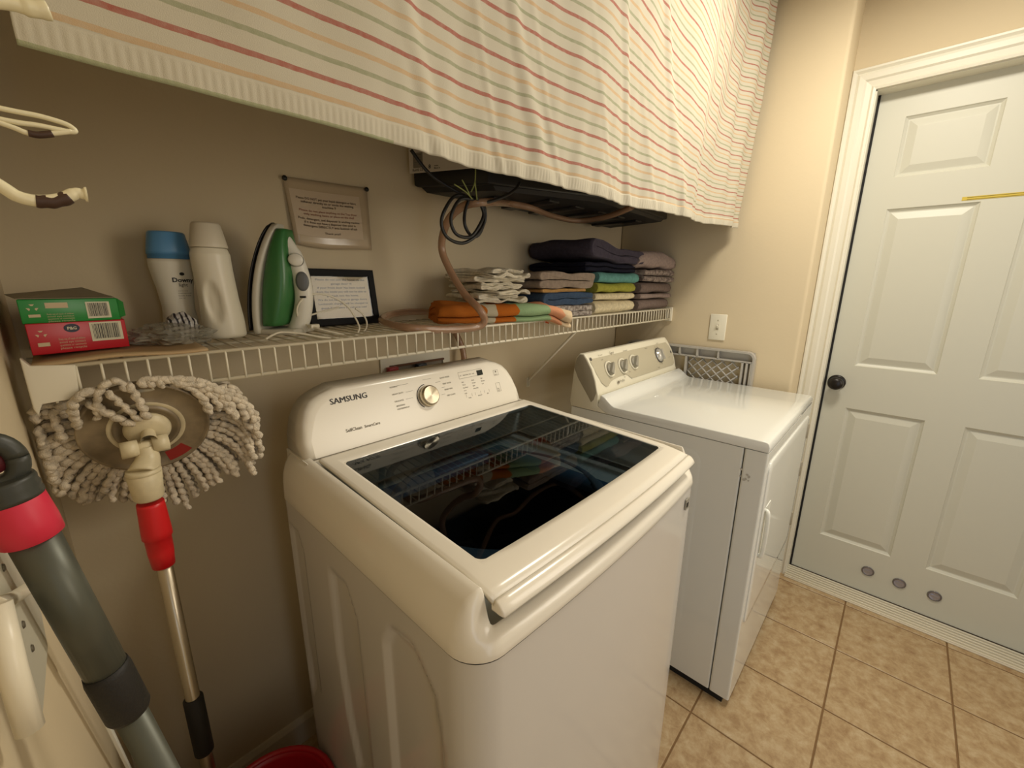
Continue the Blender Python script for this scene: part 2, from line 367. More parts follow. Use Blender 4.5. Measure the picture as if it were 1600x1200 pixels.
yv = [-.325, -.33, -.35, GY0, -.45, -.55, -.65, -.70, GY1, -.762, -.775, -.79, -.8055]
mb = MB(); mb.grid(lidpt, xs, yv, skip=lambda i, j: 5 <= i < 15 and 3 <= j < 8)
o = obj('lid', mb, enamel2, wm, solid=.014); o.modifiers['s'].offset = -1
PH = [(-.8062, .9675), (-.810, .9668), (-.814, .9650), (-.8175, .9618), (-.8205, .9578), (-.8222, .9535), (-.8215, .9505), (-.816, .9495), (-.800, .9495), (-.800, .9600), (-.8062, .9600)]
mb = MB(); rg = []
for u, sc in [(LX0+.0005, .55), (LX0+.0015, .85), (LX0+.004, 1)]+[(LX0+.02+(LX1-LX0-.04)*k/10, 1) for k in range(11)]+[(LX1-.004, 1), (LX1-.0015, .85), (LX1-.0005, .55)]:
    rg.append([(u, bow(u, -.809+(y+.809)*sc), .959+(z-.959)*sc) for y, z in PH])
mb.loft(rg); obj('lid_handle', mb, enamel2, wm)
gxs = [GX0+(GX1-GX0)*k/10 for k in range(11)]
mb = MB(); mb.grid(lambda u, v: (u, bow(u, v), zl(v)-.0015), [GX0-.002]+gxs[1:-1]+[GX1+.002], [GY0+.002, -.45, -.55, -.65, -.70, GY1-.002]); obj('lid_glass', mb, lid_glass, wm)
rc = .014   # rounded front corners of the glass opening
for gx, sx in ((GX0, 1), (GX1, -1)):
    for gy, sy in ((GY1, 1), (GY0, -1)):
        arcp = [(gx+sx*rc*(1-math.cos(a)), gy+sy*rc*(1-math.sin(a))) for a in (PI/2*k/6 for k in range(7))]
        P = [(gx, gy)]+arcp; mb = MB(); mb.add([(a, bow(a, b), zl(b)-.0006) for a, b in P], [tuple(range(len(P)))]); obj('glass_corner', mb, enamel2, wm)
mb = MB(); text(mb, 'VRT PLUS', (GX0+.012, GY0-.018, zl(GY0)+.0002), (1, 0, 0), (0, 1, .05), width=.058, bold=.02)
obj('glass_print', mb, mat('dark silver print', (60, 62, 62), .5), wm)
# console
B0 = Vector((0, -.300, .990)); Tt = Vector((0, -.247, 1.120)); L = (Tt-B0).length; yd = (Tt-B0).normalized(); nd = Vector((0, -yd.z, yd.y)); xd = Vector((1, 0, 0))
def fp_(x, s, h=0): return Vector((x, 0, 0))+B0+yd*s+nd*h
def outline(inset):
    P = [(.338, -.004), (.338, .035), (.346, .075), (.358, .101), (.372, .117), (.392, .128), (.425, L)]
    P = P+[(2*XC-x, s) for x, s in P[::-1]]
    c = (XC, L*.45); out = []
    for i, (x, s) in enumerate(P):
        out.append((x+(inset if x < XC else -inset), s-inset if s > L*.5 else s))
    return out
O0 = outline(0)
mb = MB(); rings = []
back = [Vector((x, -.205, B0.z+s*yd.z*1.0-.002)) for x, s in O0]
rings.append(back); rings.append([fp_(x, s, -.022) for x, s in O0]); rings.append([fp_(x, s, -.012) for x, s in outline(.0015)])
rings.append([fp_(x, s, -.005) for x, s in outline(.005)]); rings.append([fp_(x, s, -.001) for x, s in outline(.011)]); rings.append([fp_(x, s, 0) for x, s in outline(.018)])
mb.loft(rings); obj('console', mb, enamel2, wm)
mb = MB(); mb.loft([[Vector((x, -.203, .90+(B0.z-.90)*k+0)) for x in (.335, .97)] + [Vector((x, -.31, .90+(B0.z-.002-.90)*k)) for x in (.97, .335)] for k in (0, 1)], smooth=False); obj('console_base', mb, enamel2, wm)
mb = MB(); mb.box((.340, -.3035, .9865), (.966, -.300, .9895)); obj('console_gap', mb, ink_grey, wm)
def cpt(px, py):
    p = hit(B0, nd, px, py); return p.x, (p-B0).dot(yd)
mb = MB()
x, s = cpt(516, 632); x2, s2 = cpt(574, 621)
for dx_ in (0, .0005, .0010): text(mb, 'SAMSUNG', fp_(x+dx_, s-.001, .0006+dx_*.1), xd, yd, width=x2-x-.0007, height=.0122)
obj('brand_lettering', mb, ink, wm)
mb = MB()
x, s = cpt(541, 676); text(mb, 'SelfClean', fp_(x, s, .0006), xd, yd, width=.036, bold=.02)
text(mb, 'SmartCare', fp_(x+.042, s, .0006), xd, yd, width=.037, bold=.02)
for (px, py), tx in (((609, 607), 'NORMAL'), ((613, 618), 'HEAVY DUTY'), ((617, 629), 'DELICATES'), ((620, 636), 'BEDDING/'), ((621, 641), 'WATERPROOF'),
                     ((687, 592), 'QUICK WASH'), ((692, 601), 'DEEP WASH'), ((695, 610), 'RINSE+SPIN'), ((699, 619), 'SELF CLEAN')):
    x, s = cpt(px, py); text(mb, tx, fp_(x, s, .0006), xd, yd, height=.0035, bold=.01)
KX, KS = cpt(668.5, 619)
for (px, py), tx in (((620, 603), .03), ((634, 613), .02), ((634, 624), .02), ((660, 594), .025), ((680, 598), .016), ((690, 606), .01), ((690, 617), .012)):
    x, s = cpt(px, py); mb.add([fp_(x, s, .0006), fp_(x+tx, s, .0006), fp_(x+tx, s+.0006, .0006), fp_(x, s+.0006, .0006)], [(0, 1, 2, 3)])
cx0, cs0 = cpt(720, 598)
words = [['Hot', 'Warm', 'Eco Warm', 'Cool', 'Cold'], ['Heavy', 'Normal', 'Light', 'Rinse Only'], ['High', 'Medium', 'Low']]
for c_, col in enumerate(words):
    for r_, tx in enumerate(col): text(mb, '▪ '[1:]+tx, fp_(cx0+.003+c_*.034, cs0-.001-r_*.0078, .0006), xd, yd, height=.0028, bold=.02)
for c_, tx in enumerate(('Temp.', 'Soil Level', 'Spin')): text(mb, tx, fp_(cx0+.012+c_*.034, cs0-.046, .0006), xd, yd, height=.0028, bold=.02)
for k, (dx, dw_) in enumerate(((.006, .02), (.038, .02), (.072, .018))):
    for a, b in ((0, -.034), (dw_, -.034)):
        mb.add([fp_(cx0+dx+a, cs0+b, .0006), fp_(cx0+dx+a+.0006, cs0+b, .0006), fp_(cx0+dx+a+.0006, cs0+b-.008, .0006), fp_(cx0+dx+a, cs0+b-.008, .0006)], [(0, 1, 2, 3)])
def rect_line(x0, s0, x1, s1, w_=.0006):
    for a, b, c, d in ((x0, s0, x1, s0+w_), (x0, s1-w_, x1, s1), (x0, s0, x0+w_, s1), (x1-w_, s0, x1, s1)):
        mb.add([fp_(a, b, .0006), fp_(c, b, .0006), fp_(c, d, .0006), fp_(a, d, .0006)], [(0, 1, 2, 3)])
rect_line(cx0-.002, cs0+.010, cx0+.082, cs0+.028)
for k in range(5): text(mb, ('Lid', 'Wash', 'Rinse', 'Spin', 'Lock')[k], fp_(cx0+.002+k*.011, cs0+.017, .0006), xd, yd, height=.0028, bold=.02)
x, s = cpt(771, 583); rect_line(x, s-.008, x+.018, s+.008); text(mb, 'Power', fp_(x+.003, s-.006, .0006), xd, yd, height=.0026, bold=.02)
mb.add([fp_(x+.009+.0028*math.cos(a), s+.003+.0028*math.sin(a), .0006) for a in [2*PI*k/10 for k in range(10)]], [tuple(range(10))])
x, s = cpt(776, 607); rect_line(x, s-.010, x+.016, s+.016); text(mb, 'Start', fp_(x+.003, s-.002, .0006), xd, yd, height=.0028, bold=.02); text(mb, 'Pause', fp_(x+.003, s-.007, .0006), xd, yd, height=.0028, bold=.02)
obj('console_print', mb, ink_grey, wm)['kind'] = 'stuff'
x, s = cpt(746, 587); mb = MB(); mb.prism([fp_(x, s), fp_(x+.021, s), fp_(x+.021, s+.0145), fp_(x, s+.0145)], nd*.0008); obj('display', mb, mat('display black', (30, 34, 32), .1), wm)
KR = .0262
mb = MB(); mb.lathe([(KR, 0), (KR+.001, .002), (KR-.001, .014), (KR-.004, .0175), (KR-.005, .018), (0, .018)], wm.location, 48); mb.sm[-48:] = [False]*48
def radial_steel():
    m = mat('spun steel', (200, 190, 168), .25, metal=1); nt = m.node_tree; b = nt.nodes['Principled BSDF']
    b.inputs['Anisotropic'].default_value = .85; tg = nt.nodes.new('ShaderNodeTangent'); tg.direction_type = 'RADIAL'; tg.axis = 'Z'; nt.links.new(tg.outputs[0], b.inputs['Tangent'])
    return m
kno = obj('cycle_dial', mb, radial_steel(), wm); kno.location = fp_(KX, KS)-Vector(wm.location); kno.rotation_euler = nd.to_track_quat('Z', 'Y').to_euler()
mb = MB(); A = [PI*.52+PI*.78*k/24 for k in range(25)]
mb.add([fp_(KX+r_*math.cos(a), KS+r_*math.sin(a), .0007) for a in A for r_ in (.0295, .0315)], [(2*i, 2*i+1, 2*i+3, 2*i+2) for i in range(24)]); obj('dial_arc', mb, ink, wm)
p0 = at('y', -.832, 1067, 790); mb = MB(); mb.box((.918, -.826, .852), (.936, -.8235, .876)); mb.box((.921, -.8268, .858), (.930, -.8255, .868), mi=1)
obj('energy_label', mb, [mat('grey sticker', (150, 145, 132), .4), ink], wm)
for x in (.36, .95):
    for y in (-.27, -.76): obj('foot', MB().lathe([(0, 0), (.02, 0), (.02, .012), (.012, .016), (.012, .03)], (x, y, 0), 12), black_rub, wm)

# ------------------------------------------------------------------ dryer
dx0, dx1, dyf, dyb = 1.316, 1.999, -.896, -.24
dr_ = thing('clothes_dryer', 'white front-load clothes dryer beside the door, knobs on grey console', 'dryer', (1.66, -.57, 0))
mb = MB(); mb.loft([[(x, y, z) for x, y in roundrect(dx0, dyf+.062, dx1, dyb, .004, 2)] for z in (.03, .882)], smooth=False)
mb2 = []
obj('cabinet', mb, dry_en, dr_)
mb = MB(); mb.loft([[(x, y, z) for x, y in roundrect(dx0-.0005, dyf, dx1, dyf+.0595, .006, 3)] for z in (.03, .882)], smooth=False); obj('front_panel', mb, dry_en, dr_, bevel=.0)
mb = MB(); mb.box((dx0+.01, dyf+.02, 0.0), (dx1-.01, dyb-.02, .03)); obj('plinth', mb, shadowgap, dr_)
# embossed side panel outline
def ztopd(y): return .9145+ .033*smooth01((y+.425)/.06)
prof = [(-.896, .890), (-.897, .9), (-.893, .911), (-.886, .9145)] + [(-.86+.01*k, ztopd(-.86+.01*k)) for k in range(0, 50)] + [(-.365, .947)]
prof = [(y, z) for y, z in prof if y <= -.355]
under = [(-.355, .905), (-.385, .889), (-.40, .884)]
poly = [(y, z) for y, z in prof] + under + [(-.896, .884)]
mb = MB(); mb.loft([[(x, y, z) for y, z in poly] for x in (dx0-.002, dx1+.001)], True, (True, True), smooth=False)
obj('worktop', mb, dry_en, dr_, bevel=.0025)
def round_slab(mb, x, ins=0): pass
mb = MB(); hole = roundrect(-.725, .20, -.30, .84, .04, 6)
r1 = [(dx0-.0003, y, z) for y, z in hole]; r2 = [(dx0-.0012, y, z) for y, z in roundrect(-.719, .206, -.306, .834, .036, 6)]; r3 = [(dx0-.0013, y, z) for y, z in roundrect(-.713, .212, -.312, .828, .032, 6)]
mb.loft([r1, r2, r3], True, (False, True), smooth=False); obj('side_panel', mb, dry_en, dr_, bevel=.0004)
# door of the dryer with grip
mb = MB(); hole = roundrect(1.350, .40, 1.965, .845, .03, 6)
def drect(x0, z0, x1, z1, r, y): return [(x, y, z) for x, z in roundrect(x0, z0, x1, z1, r, 6)]
mb.loft([drect(1.345, .30, 1.972, .846, .03, dyf), drect(1.345, .30, 1.972, .846, .03, dyf-.003), drect(1.350, .305, 1.967, .841, .026, dyf-.005), drect(1.375, .33, 1.942, .816, .02, dyf-.005)], True, (False, True), smooth=False)
dd = obj('door', mb, dry_en, dr_, bevel=.001)
mb = MB(); mb.tube(spline([(1.372, dyf-.004, .69), (1.366, dyf-.014, .685), (1.366, dyf-.017, .62), (1.372, dyf-.014, .545), (1.376, dyf-.004, .54)], 6), .006, 10); mb.box((1.376, dyf-.0065, .53), (1.43, dyf-.004, .70)); obj('handle', mb, mat('dryer handle white', (236, 236, 226), .2), dd)
for z in (.78, .62, .40): obj('hinge', MB().box((1.964, dyf-.009, z-.03), (1.974, dyf-.001, z+.03)), dry_side, dd, bevel=.002)
# console body
cp = [(-.24, .884), (-.236, .905), (-.243, .97), (-.248, 1.03), (-.255, 1.068), (-.27, 1.086), (-.288, 1.086), (-.302, 1.070), (-.325, 1.035), (-.342, .995), (-.352, .955), (-.355, .946), (-.355, .905), (-.385, .889), (-.40, .884)]
mb = MB(); mb.loft([[(x, y, z) for y, z in cp] for x in (dx0-.003, dx0+.02, dx1-.02, dx1+.001)], smooth=False); obj('console', mb, dry_pl, dr_, bevel=.004)
sp = [(-.250, 1.03), (-.258, 1.066), (-.272, 1.082), (-.287, 1.082), (-.30, 1.066), (-.322, 1.033), (-.339, .994), (-.349, .955), (-.338, .925), (-.328, .915), (-.318, .93), (-.268, .995)]
mb = MB(); mb.prism([(dx0-.0045, y, z) for y, z in sp], (.004, 0, 0)); obj('console_side', mb, dry_side, dr_, bevel=.0012)
# face of the console: between (-.302,1.070) and (-.352,.955)
fB = Vector((0, -.353, .955)); fT = Vector((0, -.300, 1.073)); fy = (fT-fB).normalized(); fn_ = Vector((0, -fy.z, fy.y)); fL = (fT-fB).length
def arcdep(s): return .0095*math.sin(PI*max(0, min(1, s/fL)))     # console face is slightly convex
def dpt(x, s, h=0): return Vector((x, 0, 0))+fB+fy*s+fn_*(h+arcdep(s)*.72)
def dc(px, py):
    p = hit(fB+fn_*.006, fn_, px, py); return p.x, (p-fB).dot(fy)
gout = [(dx0+.014, .122), (dx0+.006, .113), (dx0+.012, .07), (dx0+.03, .03), (dx0+.055, .012), (dx0+.075, .012), (dx0+.10, .026), (dx0+.16, .032), (dx0+.20, .034), (dx0+.225, .028), (dx0+.25, .012), (dx0+.28, .010), (dx1-.035, .010), (dx1-.016, .016), (dx1-.012, .05), (dx1-.016, .10), (dx1-.03, .122)]
mb = MB()
# fill polygon as strips so it follows the convex face
def inside_span(s):
    xs_ = []
    n = len(gout)
    for i in range(n):
        (xa, sa), (xb, sb) = gout[i], gout[(i+1) % n]
        if (sa > s) != (sb > s): xs_.append(xa+(xb-xa)*(s-sa)/(sb-sa))
    return sorted(xs_)
ss = [.0105+.111*k/26 for k in range(27)]
for a, b in zip(ss, ss[1:]):
    sa, sb = inside_span(a+1e-5), inside_span(b-1e-5)
    m_ = min(len(sa), len(sb))
    if len(sa) != len(sb): sa = sb = inside_span((a+b)/2)
    for k in range(0, len(sa)-1, 2): mb.add([dpt(sa[k], a, .0015), dpt(sa[k+1], a, .0015), dpt(sb[k+1], b, .0015), dpt(sb[k], b, .0015)], [(0, 1, 2, 3)])
obj('console_face', mb, dry_grey, dr_)
for k, (px, py) in enumerate(((951.5, 577), (972, 572), (989, 566))):
    x, s = dc(px, py); c = dpt(x, s, .002)
    mb = MB(); mb.lathe([(.031, 0), (.031, .003), (.029, .0045), (.025, .003)], c, 32, fn_); mb.lathe([(.025, .002), (0, .002)], c, 32, fn_, mi=1)
    kk = obj('knob', mb, [dry_pl, dry_side], dr_)
    mb = MB(); d_ = (xd*.62+fy*.78); e_ = fn_.cross(d_)
    mb.lathe([(.020, .002), (.019, .008), (0, .008)], c, 24, fn_)
    mb.prism([c+d_*.025+e_*.005, c+d_*.025-e_*.005, c-d_*.024-e_*.008, c-d_*.024+e_*.008], fn_*.020); obj('knob_grip', mb, mat('knob grey', (150, 145, 130), .35), kk, bevel=.002)
x, s = dc(1029, 555); c = dpt(x, s, .002)
mb = MB(); mb.lathe([(.034, 0), (.034, .002), (.030, .003)], c, 40, fn_); kk = obj('timer_dial', mb, [mat('dial dark ring', (70, 68, 66), .4)], dr_)
mb = MB(); mb.lathe([(.030, .0), (.030, .004), (.025, .006), (.023, .014), (0, .014)], c, 40, fn_); mb.prism([c+fy*.024+xd*.005+fn_*.013, c+fy*.024-xd*.005+fn_*.013, c-fy*.024-xd*.005+fn_*.013, c-fy*.024+xd*.005+fn_*.013], fn_*.009)
obj('knob_grip', mb, mat('dial silver', (196, 194, 186), .2, metal=.4), kk)
mb = MB()
for px, py, tx, wd in ((936, 556, 'Dry Level', .028), (954, 553, 'Signal', .03), (975, 549, 'Extended', .03), (1008, 545, 'Delicates', .022), (1026, 537, 'Cottons', .022), (1028, 575, 'Timed Dry', .024), (1044, 559, 'Air Fluff', .018), (976, 590, 'Off', .009), (983, 582, 'On', .01), (940, 563, 'Less', .012)):
    x, s = dc(px, py); text(mb, tx, dpt(x, s, .0026), xd, fy, width=wd)
for k in range(12):
    a = 2*PI*k/12+.2; p_ = [dpt(x_ , s_, .0026) for x_, s_ in ((0, 0),)]
    x, s = dc(1029, 555); q = [(x+r_*math.cos(a+da), s+r_*math.sin(a+da)*1) for r_, da in ((.038, -.015), (.044, -.015), (.044, .015), (.038, .015))]
    mb.add([dpt(u, v, .0026) for u, v in q], [(0, 1, 2, 3)])
obj('console_print', mb, ink_grey, dr_)['kind'] = 'stuff'
x, s = dc(967, 597); mb = MB(); mb.add([dpt(x+.006*math.cos(a), s+.006*math.sin(a), .004) for a in [2*PI*k/16 for k in range(16)]], [tuple(range(16))]); text(mb, 'Profile', dpt(x+.011, s-.003, .004), xd, fy, width=.036); obj('logo', mb, ink_grey, dr_)
for px, py in ((924, 561), (1047, 550)):
    x, s = dc(px, py); mb = MB(); mb.lathe([(.007, .002), (.006, .004), (0, .0045)], dpt(x, s), 16, fn_, sx=.8); obj('indicator', mb, mat('indicator grey', (90, 86, 78), .3), dr_)
p = at('x', dx0-.001, 1163, 742); mb = MB(); 
for k in range(7):
    q = p+Vector((-.0006, random.uniform(-.014, .014), random.uniform(-.016, .016))); r_ = random.uniform(.002, .005)
    mb.add([q+Vector((0, r_*math.cos(a)*random.uniform(.6, 1.3), r_*math.sin(a))) for a in [2*PI*j/8 for j in range(8)]], [tuple(range(8))])
obj('scuff_mark', mb, mat('scuff', (190, 186, 176), .5), dr_)

# ------------------------------------------------------------------ lattice gate between dryer and wall
gm = mat('grey plastic', (176, 172, 164), .45)
gt = thing('folding_crate', 'grey plastic lattice panel wedged upright between dryer and right wall', 'crate', (2.02, -.38, 0))
mb = MB(); o_ = roundrect(-.676, .0, -.09, 1.055, .03, 6); i_ = roundrect(-.668, .008, -.098, 1.047, .024, 6)
mb.loft([[(2.034, y, z) for y, z in o_], [(2.006, y, z) for y, z in o_], [(2.006, y, z) for y, z in i_], [(2.034, y, z) for y, z in i_]], True, (False, False), smooth=False); obj('frame', mb, gm, gt)
mb = MB(); mb.box((2.008, -.67, 1.008), (2.034, -.10, 1.014)); mb.box((2.031, -.67, 1.010), (2.034, -.10, 1.05)); obj('rail', mb, gm, gt)
YL0, YL1 = at('x', 2.02, 1152, 590).y, at('x', 2.02, 1075, 570).y
for y in [at('x', 2.02, q_, 590).y for q_ in (1158, 1165, 1172, 1070)]+[-.44, -.36]: 
    full_ = y not in (-.44, -.36); z0, z1 = (.02, 1.01) if full_ else (1.012, 1.05)
    mb = MB(); mb.box((2.008, y-.004, z0), (2.034, y+.004, z1)); obj('rib', mb, gm, gt)
for y in (-.53, -.13): mb = MB(); mb.box((2.008, y-.003, 1.012), (2.034, y+.003, 1.05)); obj('rib', mb, gm, gt)
def clip(y0, z0, y1, z1, ya, yb, za, zb):
    t0, t1 = 0, 1; dy, dz = y1-y0, z1-z0
    for p_, q_ in ((-dy, y0-ya), (dy, yb-y0), (-dz, z0-za), (dz, zb-z0)):
        if abs(p_) < 1e-12:
            if q_ < 0: return None
        else:
            r_ = q_/p_
            if p_ < 0: t0 = max(t0, r_)
            else: t1 = min(t1, r_)
    return (y0+dy*t0, z0+dz*t0, y0+dy*t1, z0+dz*t1) if t0 < t1 else None
for k in range(-8, 24):
    for s_ in (1, -1):
        y0 = -.80+k*.042; c_ = clip(y0, .80, y0+s_*.22, 1.01, YL0, YL1, .80, 1.01)
        if c_:
            a = Vector((2.022, c_[0], c_[1])); b = Vector((2.022, c_[2], c_[3]))
            if (b-a).length < .02: continue
            mb = MB(); mb.tube([a, b], .0062, 4, squash=.6); obj('lattice_bar', mb, gm, gt)

# ------------------------------------------------------------------ wire shelf
SZ, SY = 1.218, -.288
sh = thing('wire_shelf', 'long white wire shelf running along the back wall above both machines', 'shelf', (1.0, -.15, SZ))
def rod(name, a, b, r=.003, parent=sh): mb = MB(); mb.tube([a, b], r, 8); return obj(name, mb, wire_m, parent)
rod('rail', (.055, SY, SZ), (W-.012, SY, SZ), .0032); rod('rail', (.11, SY-.002, SZ-.047), (W-.012, SY-.002, SZ-.047), .0034)
rod('rail', (.012, -.008, SZ-.004), (W-.012, -.008, SZ-.004), .003); rod('rail', (.012, -.15, SZ-.005), (W-.012, -.15, SZ-.005), .003)
mb = MB(); mb.tube([(0, -.006, 0), (0, SY, 0), (0, SY-.0045, -.002), (0, SY-.0045, -.046)], .0017, 6)
wme = None; n = 0; x = .036
while x < W-.012:
    if wme is None:
        o = obj('wire', MB().tube([(0, -.006, SZ), (0, SY+.003, SZ), (0, SY-.005, SZ-.003), (0, SY-.005, SZ-.048)], .0018, 6), wire_m, sh); wme = o.data
        base = Vector(sh.location)
        o.location = (x, 0, 0)
    else:
        o = D.objects.new('wire', wme); C.objects.link(o); o.parent = sh; o.location = (x, 0, 0)
    x += .0248
mb = MB(); z0 = SZ
pp = [at('y', SY-.008, a, b) for a, b in ((30, 560), (46, 572), (118, 570), (125, 622), (66, 632), (60, 650), (52, 640))]
mb.prism(pp, (0, .02, 0)); obj('end_bracket', mb, wire_m, sh, bevel=.0015)
mb = MB(); mb.box((W-.014, SY-.012, SZ-.058), (W-.0005, SY+.022, SZ+.008)); obj('end_bracket', mb, wire_m, sh, bevel=.003)
mb = MB(); a = Vector((1.269, SY+.005, SZ-.045)); b = Vector((1.343, -.004, .937))
mb.tube([a+Vector((0, 0, .04)), a+Vector((0, .003, .01)), a, b, b+Vector((0, .001, -.02))], .0045, 6); mb.box((b.x-.01, -.003, b.z-.028), (b.x+.01, 0, b.z+.012)); mb.lathe([(.004, .0035), (0, .004)], (b.x, 0, b.z-.01), 10, (0, -1, 0), mi=1)
obj('brace', mb, [wire_m, ink], sh)

# ------------------------------------------------------------------ curtain
def curtain_mat():
    m = D.materials.new('striped cotton'); m.use_nodes = True; nt = m.node_tree; b = nt.nodes['Principled BSDF']; b.inputs['Roughness'].default_value = .9; b.inputs['Specular IOR Level'].default_value = .1
    N = nt.nodes.new; Lk = nt.links.new
    uv = N('ShaderNodeUVMap'); sep = N('ShaderNodeSeparateXYZ'); Lk(uv.outputs[0], sep.inputs[0])
    nz = N('ShaderNodeTexNoise'); nz.inputs['Scale'].default_value = 60; Lk(uv.outputs[0], nz.inputs['Vector'])
    def math_(op, a, bb):
        q = N('ShaderNodeMath'); q.operation = op
        for i, v in enumerate((a, bb)):
            if isinstance(v, (int, float)): q.inputs[i].default_value = v
            elif v is not None: Lk(v, q.inputs[i])
        return q.outputs[0]
    wob = math_('MULTIPLY', math_('SUBTRACT', nz.outputs[0], .5), .0016)
    v = math_('ADD', sep.outputs[1], wob)
    base = lin((203, 196, 176)); prev = None
    geo = N('ShaderNodeTexNoise'); geo.inputs['Scale'].default_value = 120; Lk(uv.outputs[0], geo.inputs['Vector'])
    col = N('ShaderNodeRGB'); col.outputs[0].default_value = base; prev = col.outputs[0]
    for off, c_, hw, st_ in ((.0305, (204, 166, 118), .0029, .38), (.0518, (172, 106, 92), .0029, .62), (.0735, (150, 154, 120), .0027, .45)):
        md = math_('PINGPONG', math_('SUBTRACT', v, off), .03125)      # distance to the nearest stripe of this colour
        fac = math_('LESS_THAN', md, hw); fac = math_('MULTIPLY', fac, math_('ADD', st_, math_('MULTIPLY', geo.outputs[0], .5)))
        mx = N('ShaderNodeMix'); mx.data_type = 'RGBA'; Lk(fac, mx.inputs[0]); Lk(prev, mx.inputs[6]); mx.inputs[7].default_value = lin(c_); prev = mx.outputs[2]
    def cmix(fac, c_):
        mx = N('ShaderNodeMix'); mx.data_type = 'RGBA'; Lk(fac, mx.inputs[0]); Lk(prev, mx.inputs[6])
        if isinstance(c_, tuple): mx.inputs[7].default_value = c_
        return mx.outputs[2]
    prev = cmix(math_('LESS_THAN', v, .0175), base)
    prev = cmix(math_('MULTIPLY', math_('LESS_THAN', v, .0032), math_('LESS_THAN', sep.outputs[0], .42)), lin((170, 172, 138)))
    Lk(prev, b.inputs['Base Color'])
    wv = N('ShaderNodeTexNoise'); wv.inputs['Scale'].default_value = 900; Lk(uv.outputs[0], wv.inputs['Vector'])
    bp = N('ShaderNodeBump'); bp.inputs['Strength'].default_value = .35; bp.inputs['Distance'].default_value = .001; Lk(wv.outputs[0], bp.inputs['Height']); Lk(bp.outputs[0], b.inputs['Normal'])
    tr = N('ShaderNodeBsdfTranslucent'); Lk(prev, tr.inputs[0]); ms = N('ShaderNodeMixShader'); ms.inputs[0].default_value = .12
    out = nt.nodes['Material Output']; Lk(b.outputs[0], ms.inputs[1]); Lk(tr.outputs[0], ms.inputs[2]); Lk(ms.outputs[0], out.inputs[0])
    return m
cur = thing('curtain', 'cream curtain with red, green and orange stripes hanging over the shelf', 'curtain', (1.03, -.55, 1.53))
CX0, CX1 = .072, 2.0
def zh(x): return 1.522+.034*max(0, (x-.35)/1.65)**1.6
def cy_(x, v):
    low = math.exp(-v/.16); u = (x-CX0)/(CX1-CX0)
    y = -.53-.052*v
    y += (.004+.012*u)*math.sin(2*PI*(x*1.9-.25*v)+.6)
    y += .0035*smooth01((x-.3)/.25)*math.sin(2*PI*(x*3.6+.9*v)+1.3)
    rdg = 1-abs(((x*3.1+v*1.35+.12*math.sin(x*11)) % 1)*2-1); y -= .006*smooth01((rdg-.80)/.2)*smooth01((x-.32)/.2)*(1-smooth01((x-1.5)/.3))
    rdg = 1-abs(((x*5.3+v*2.1+.2*math.sin(x*7+2)) % 1)*2-1); y -= .0035*smooth01((rdg-.82)/.18)*smooth01((x-.4)/.2)*math.exp(-v/.25)
    gather = low*smooth01((x-.35)/.15)
    y += .0022*gather*math.sin(2*PI*(x*13+2.0*v+.25*math.sin(9*x)))
    y += .0010*gather*math.sin(2*PI*(x*23-3.0*v))
    y += .004*smooth01((x-1.25)/.4)*math.sin(2*PI*(x*6.5+.12*v))
    y += .012*smooth01((x-1.78)/.1)*math.sin(2*PI*(x-1.78)*7)
    y += .0025*noise.noise(Vector((x*14, v*10, 2)))
    return y
def cur_mesh(name, u0, u1, v0, v1, nu, nv, off=0, ridge=0):
    me = D.meshes.new(name); V = []; UV = []
    for j in range(nv+1):
        v = v0+(v1-v0)*j/nv
        for i in range(nu+1):
            x = u0+(u1-u0)*i/nu; y = cy_(x, v)+off-ridge*abs(math.sin(x*2*PI*60))*math.sin(PI*min(1, max(0, (v-v0)/(v1-v0))))
            zz_ = zh(x)+v; hh = .018*math.exp(-v/.5)*0
            V.append((x-1.03, y+.55, zz_-1.53)); UV.append((x, v*(1+.5*smooth01((x-1.05)/.85))))
    Fs = [(j*(nu+1)+i, j*(nu+1)+i+1, (j+1)*(nu+1)+i+1, (j+1)*(nu+1)+i) for j in range(nv) for i in range(nu)]
    me.from_pydata(V, [], Fs); ul = me.uv_layers.new(name='UVMap')
    for l in me.loops: ul.data[l.index].uv = UV[l.vertex_index]
    me.polygons.foreach_set('use_smooth', [True]*len(Fs)); return me
CM = curtain_mat()
for nm, args in (('cloth', (CX0, CX1, .0, .855, 520, 130)), ('hem', (CX0, CX1, -.001, .026, 1100, 8, -.0028, .0009))):
    me = cur_mesh(nm, *args); me.materials.append(CM); o = D.objects.new(nm, me); C.objects.link(o); o.parent = cur
    md = o.modifiers.new('s', 'SOLIDIFY'); md.thickness = .0012
mb = MB(); mb.tube([(0.005, -.576, 2.39), (W-.005, -.576, 2.39)], .011, 12); rodc = obj('curtain_rod', mb, white_trim); tag(rodc, 'white curtain rod between side walls at top of striped curtain', 'curtain rod')

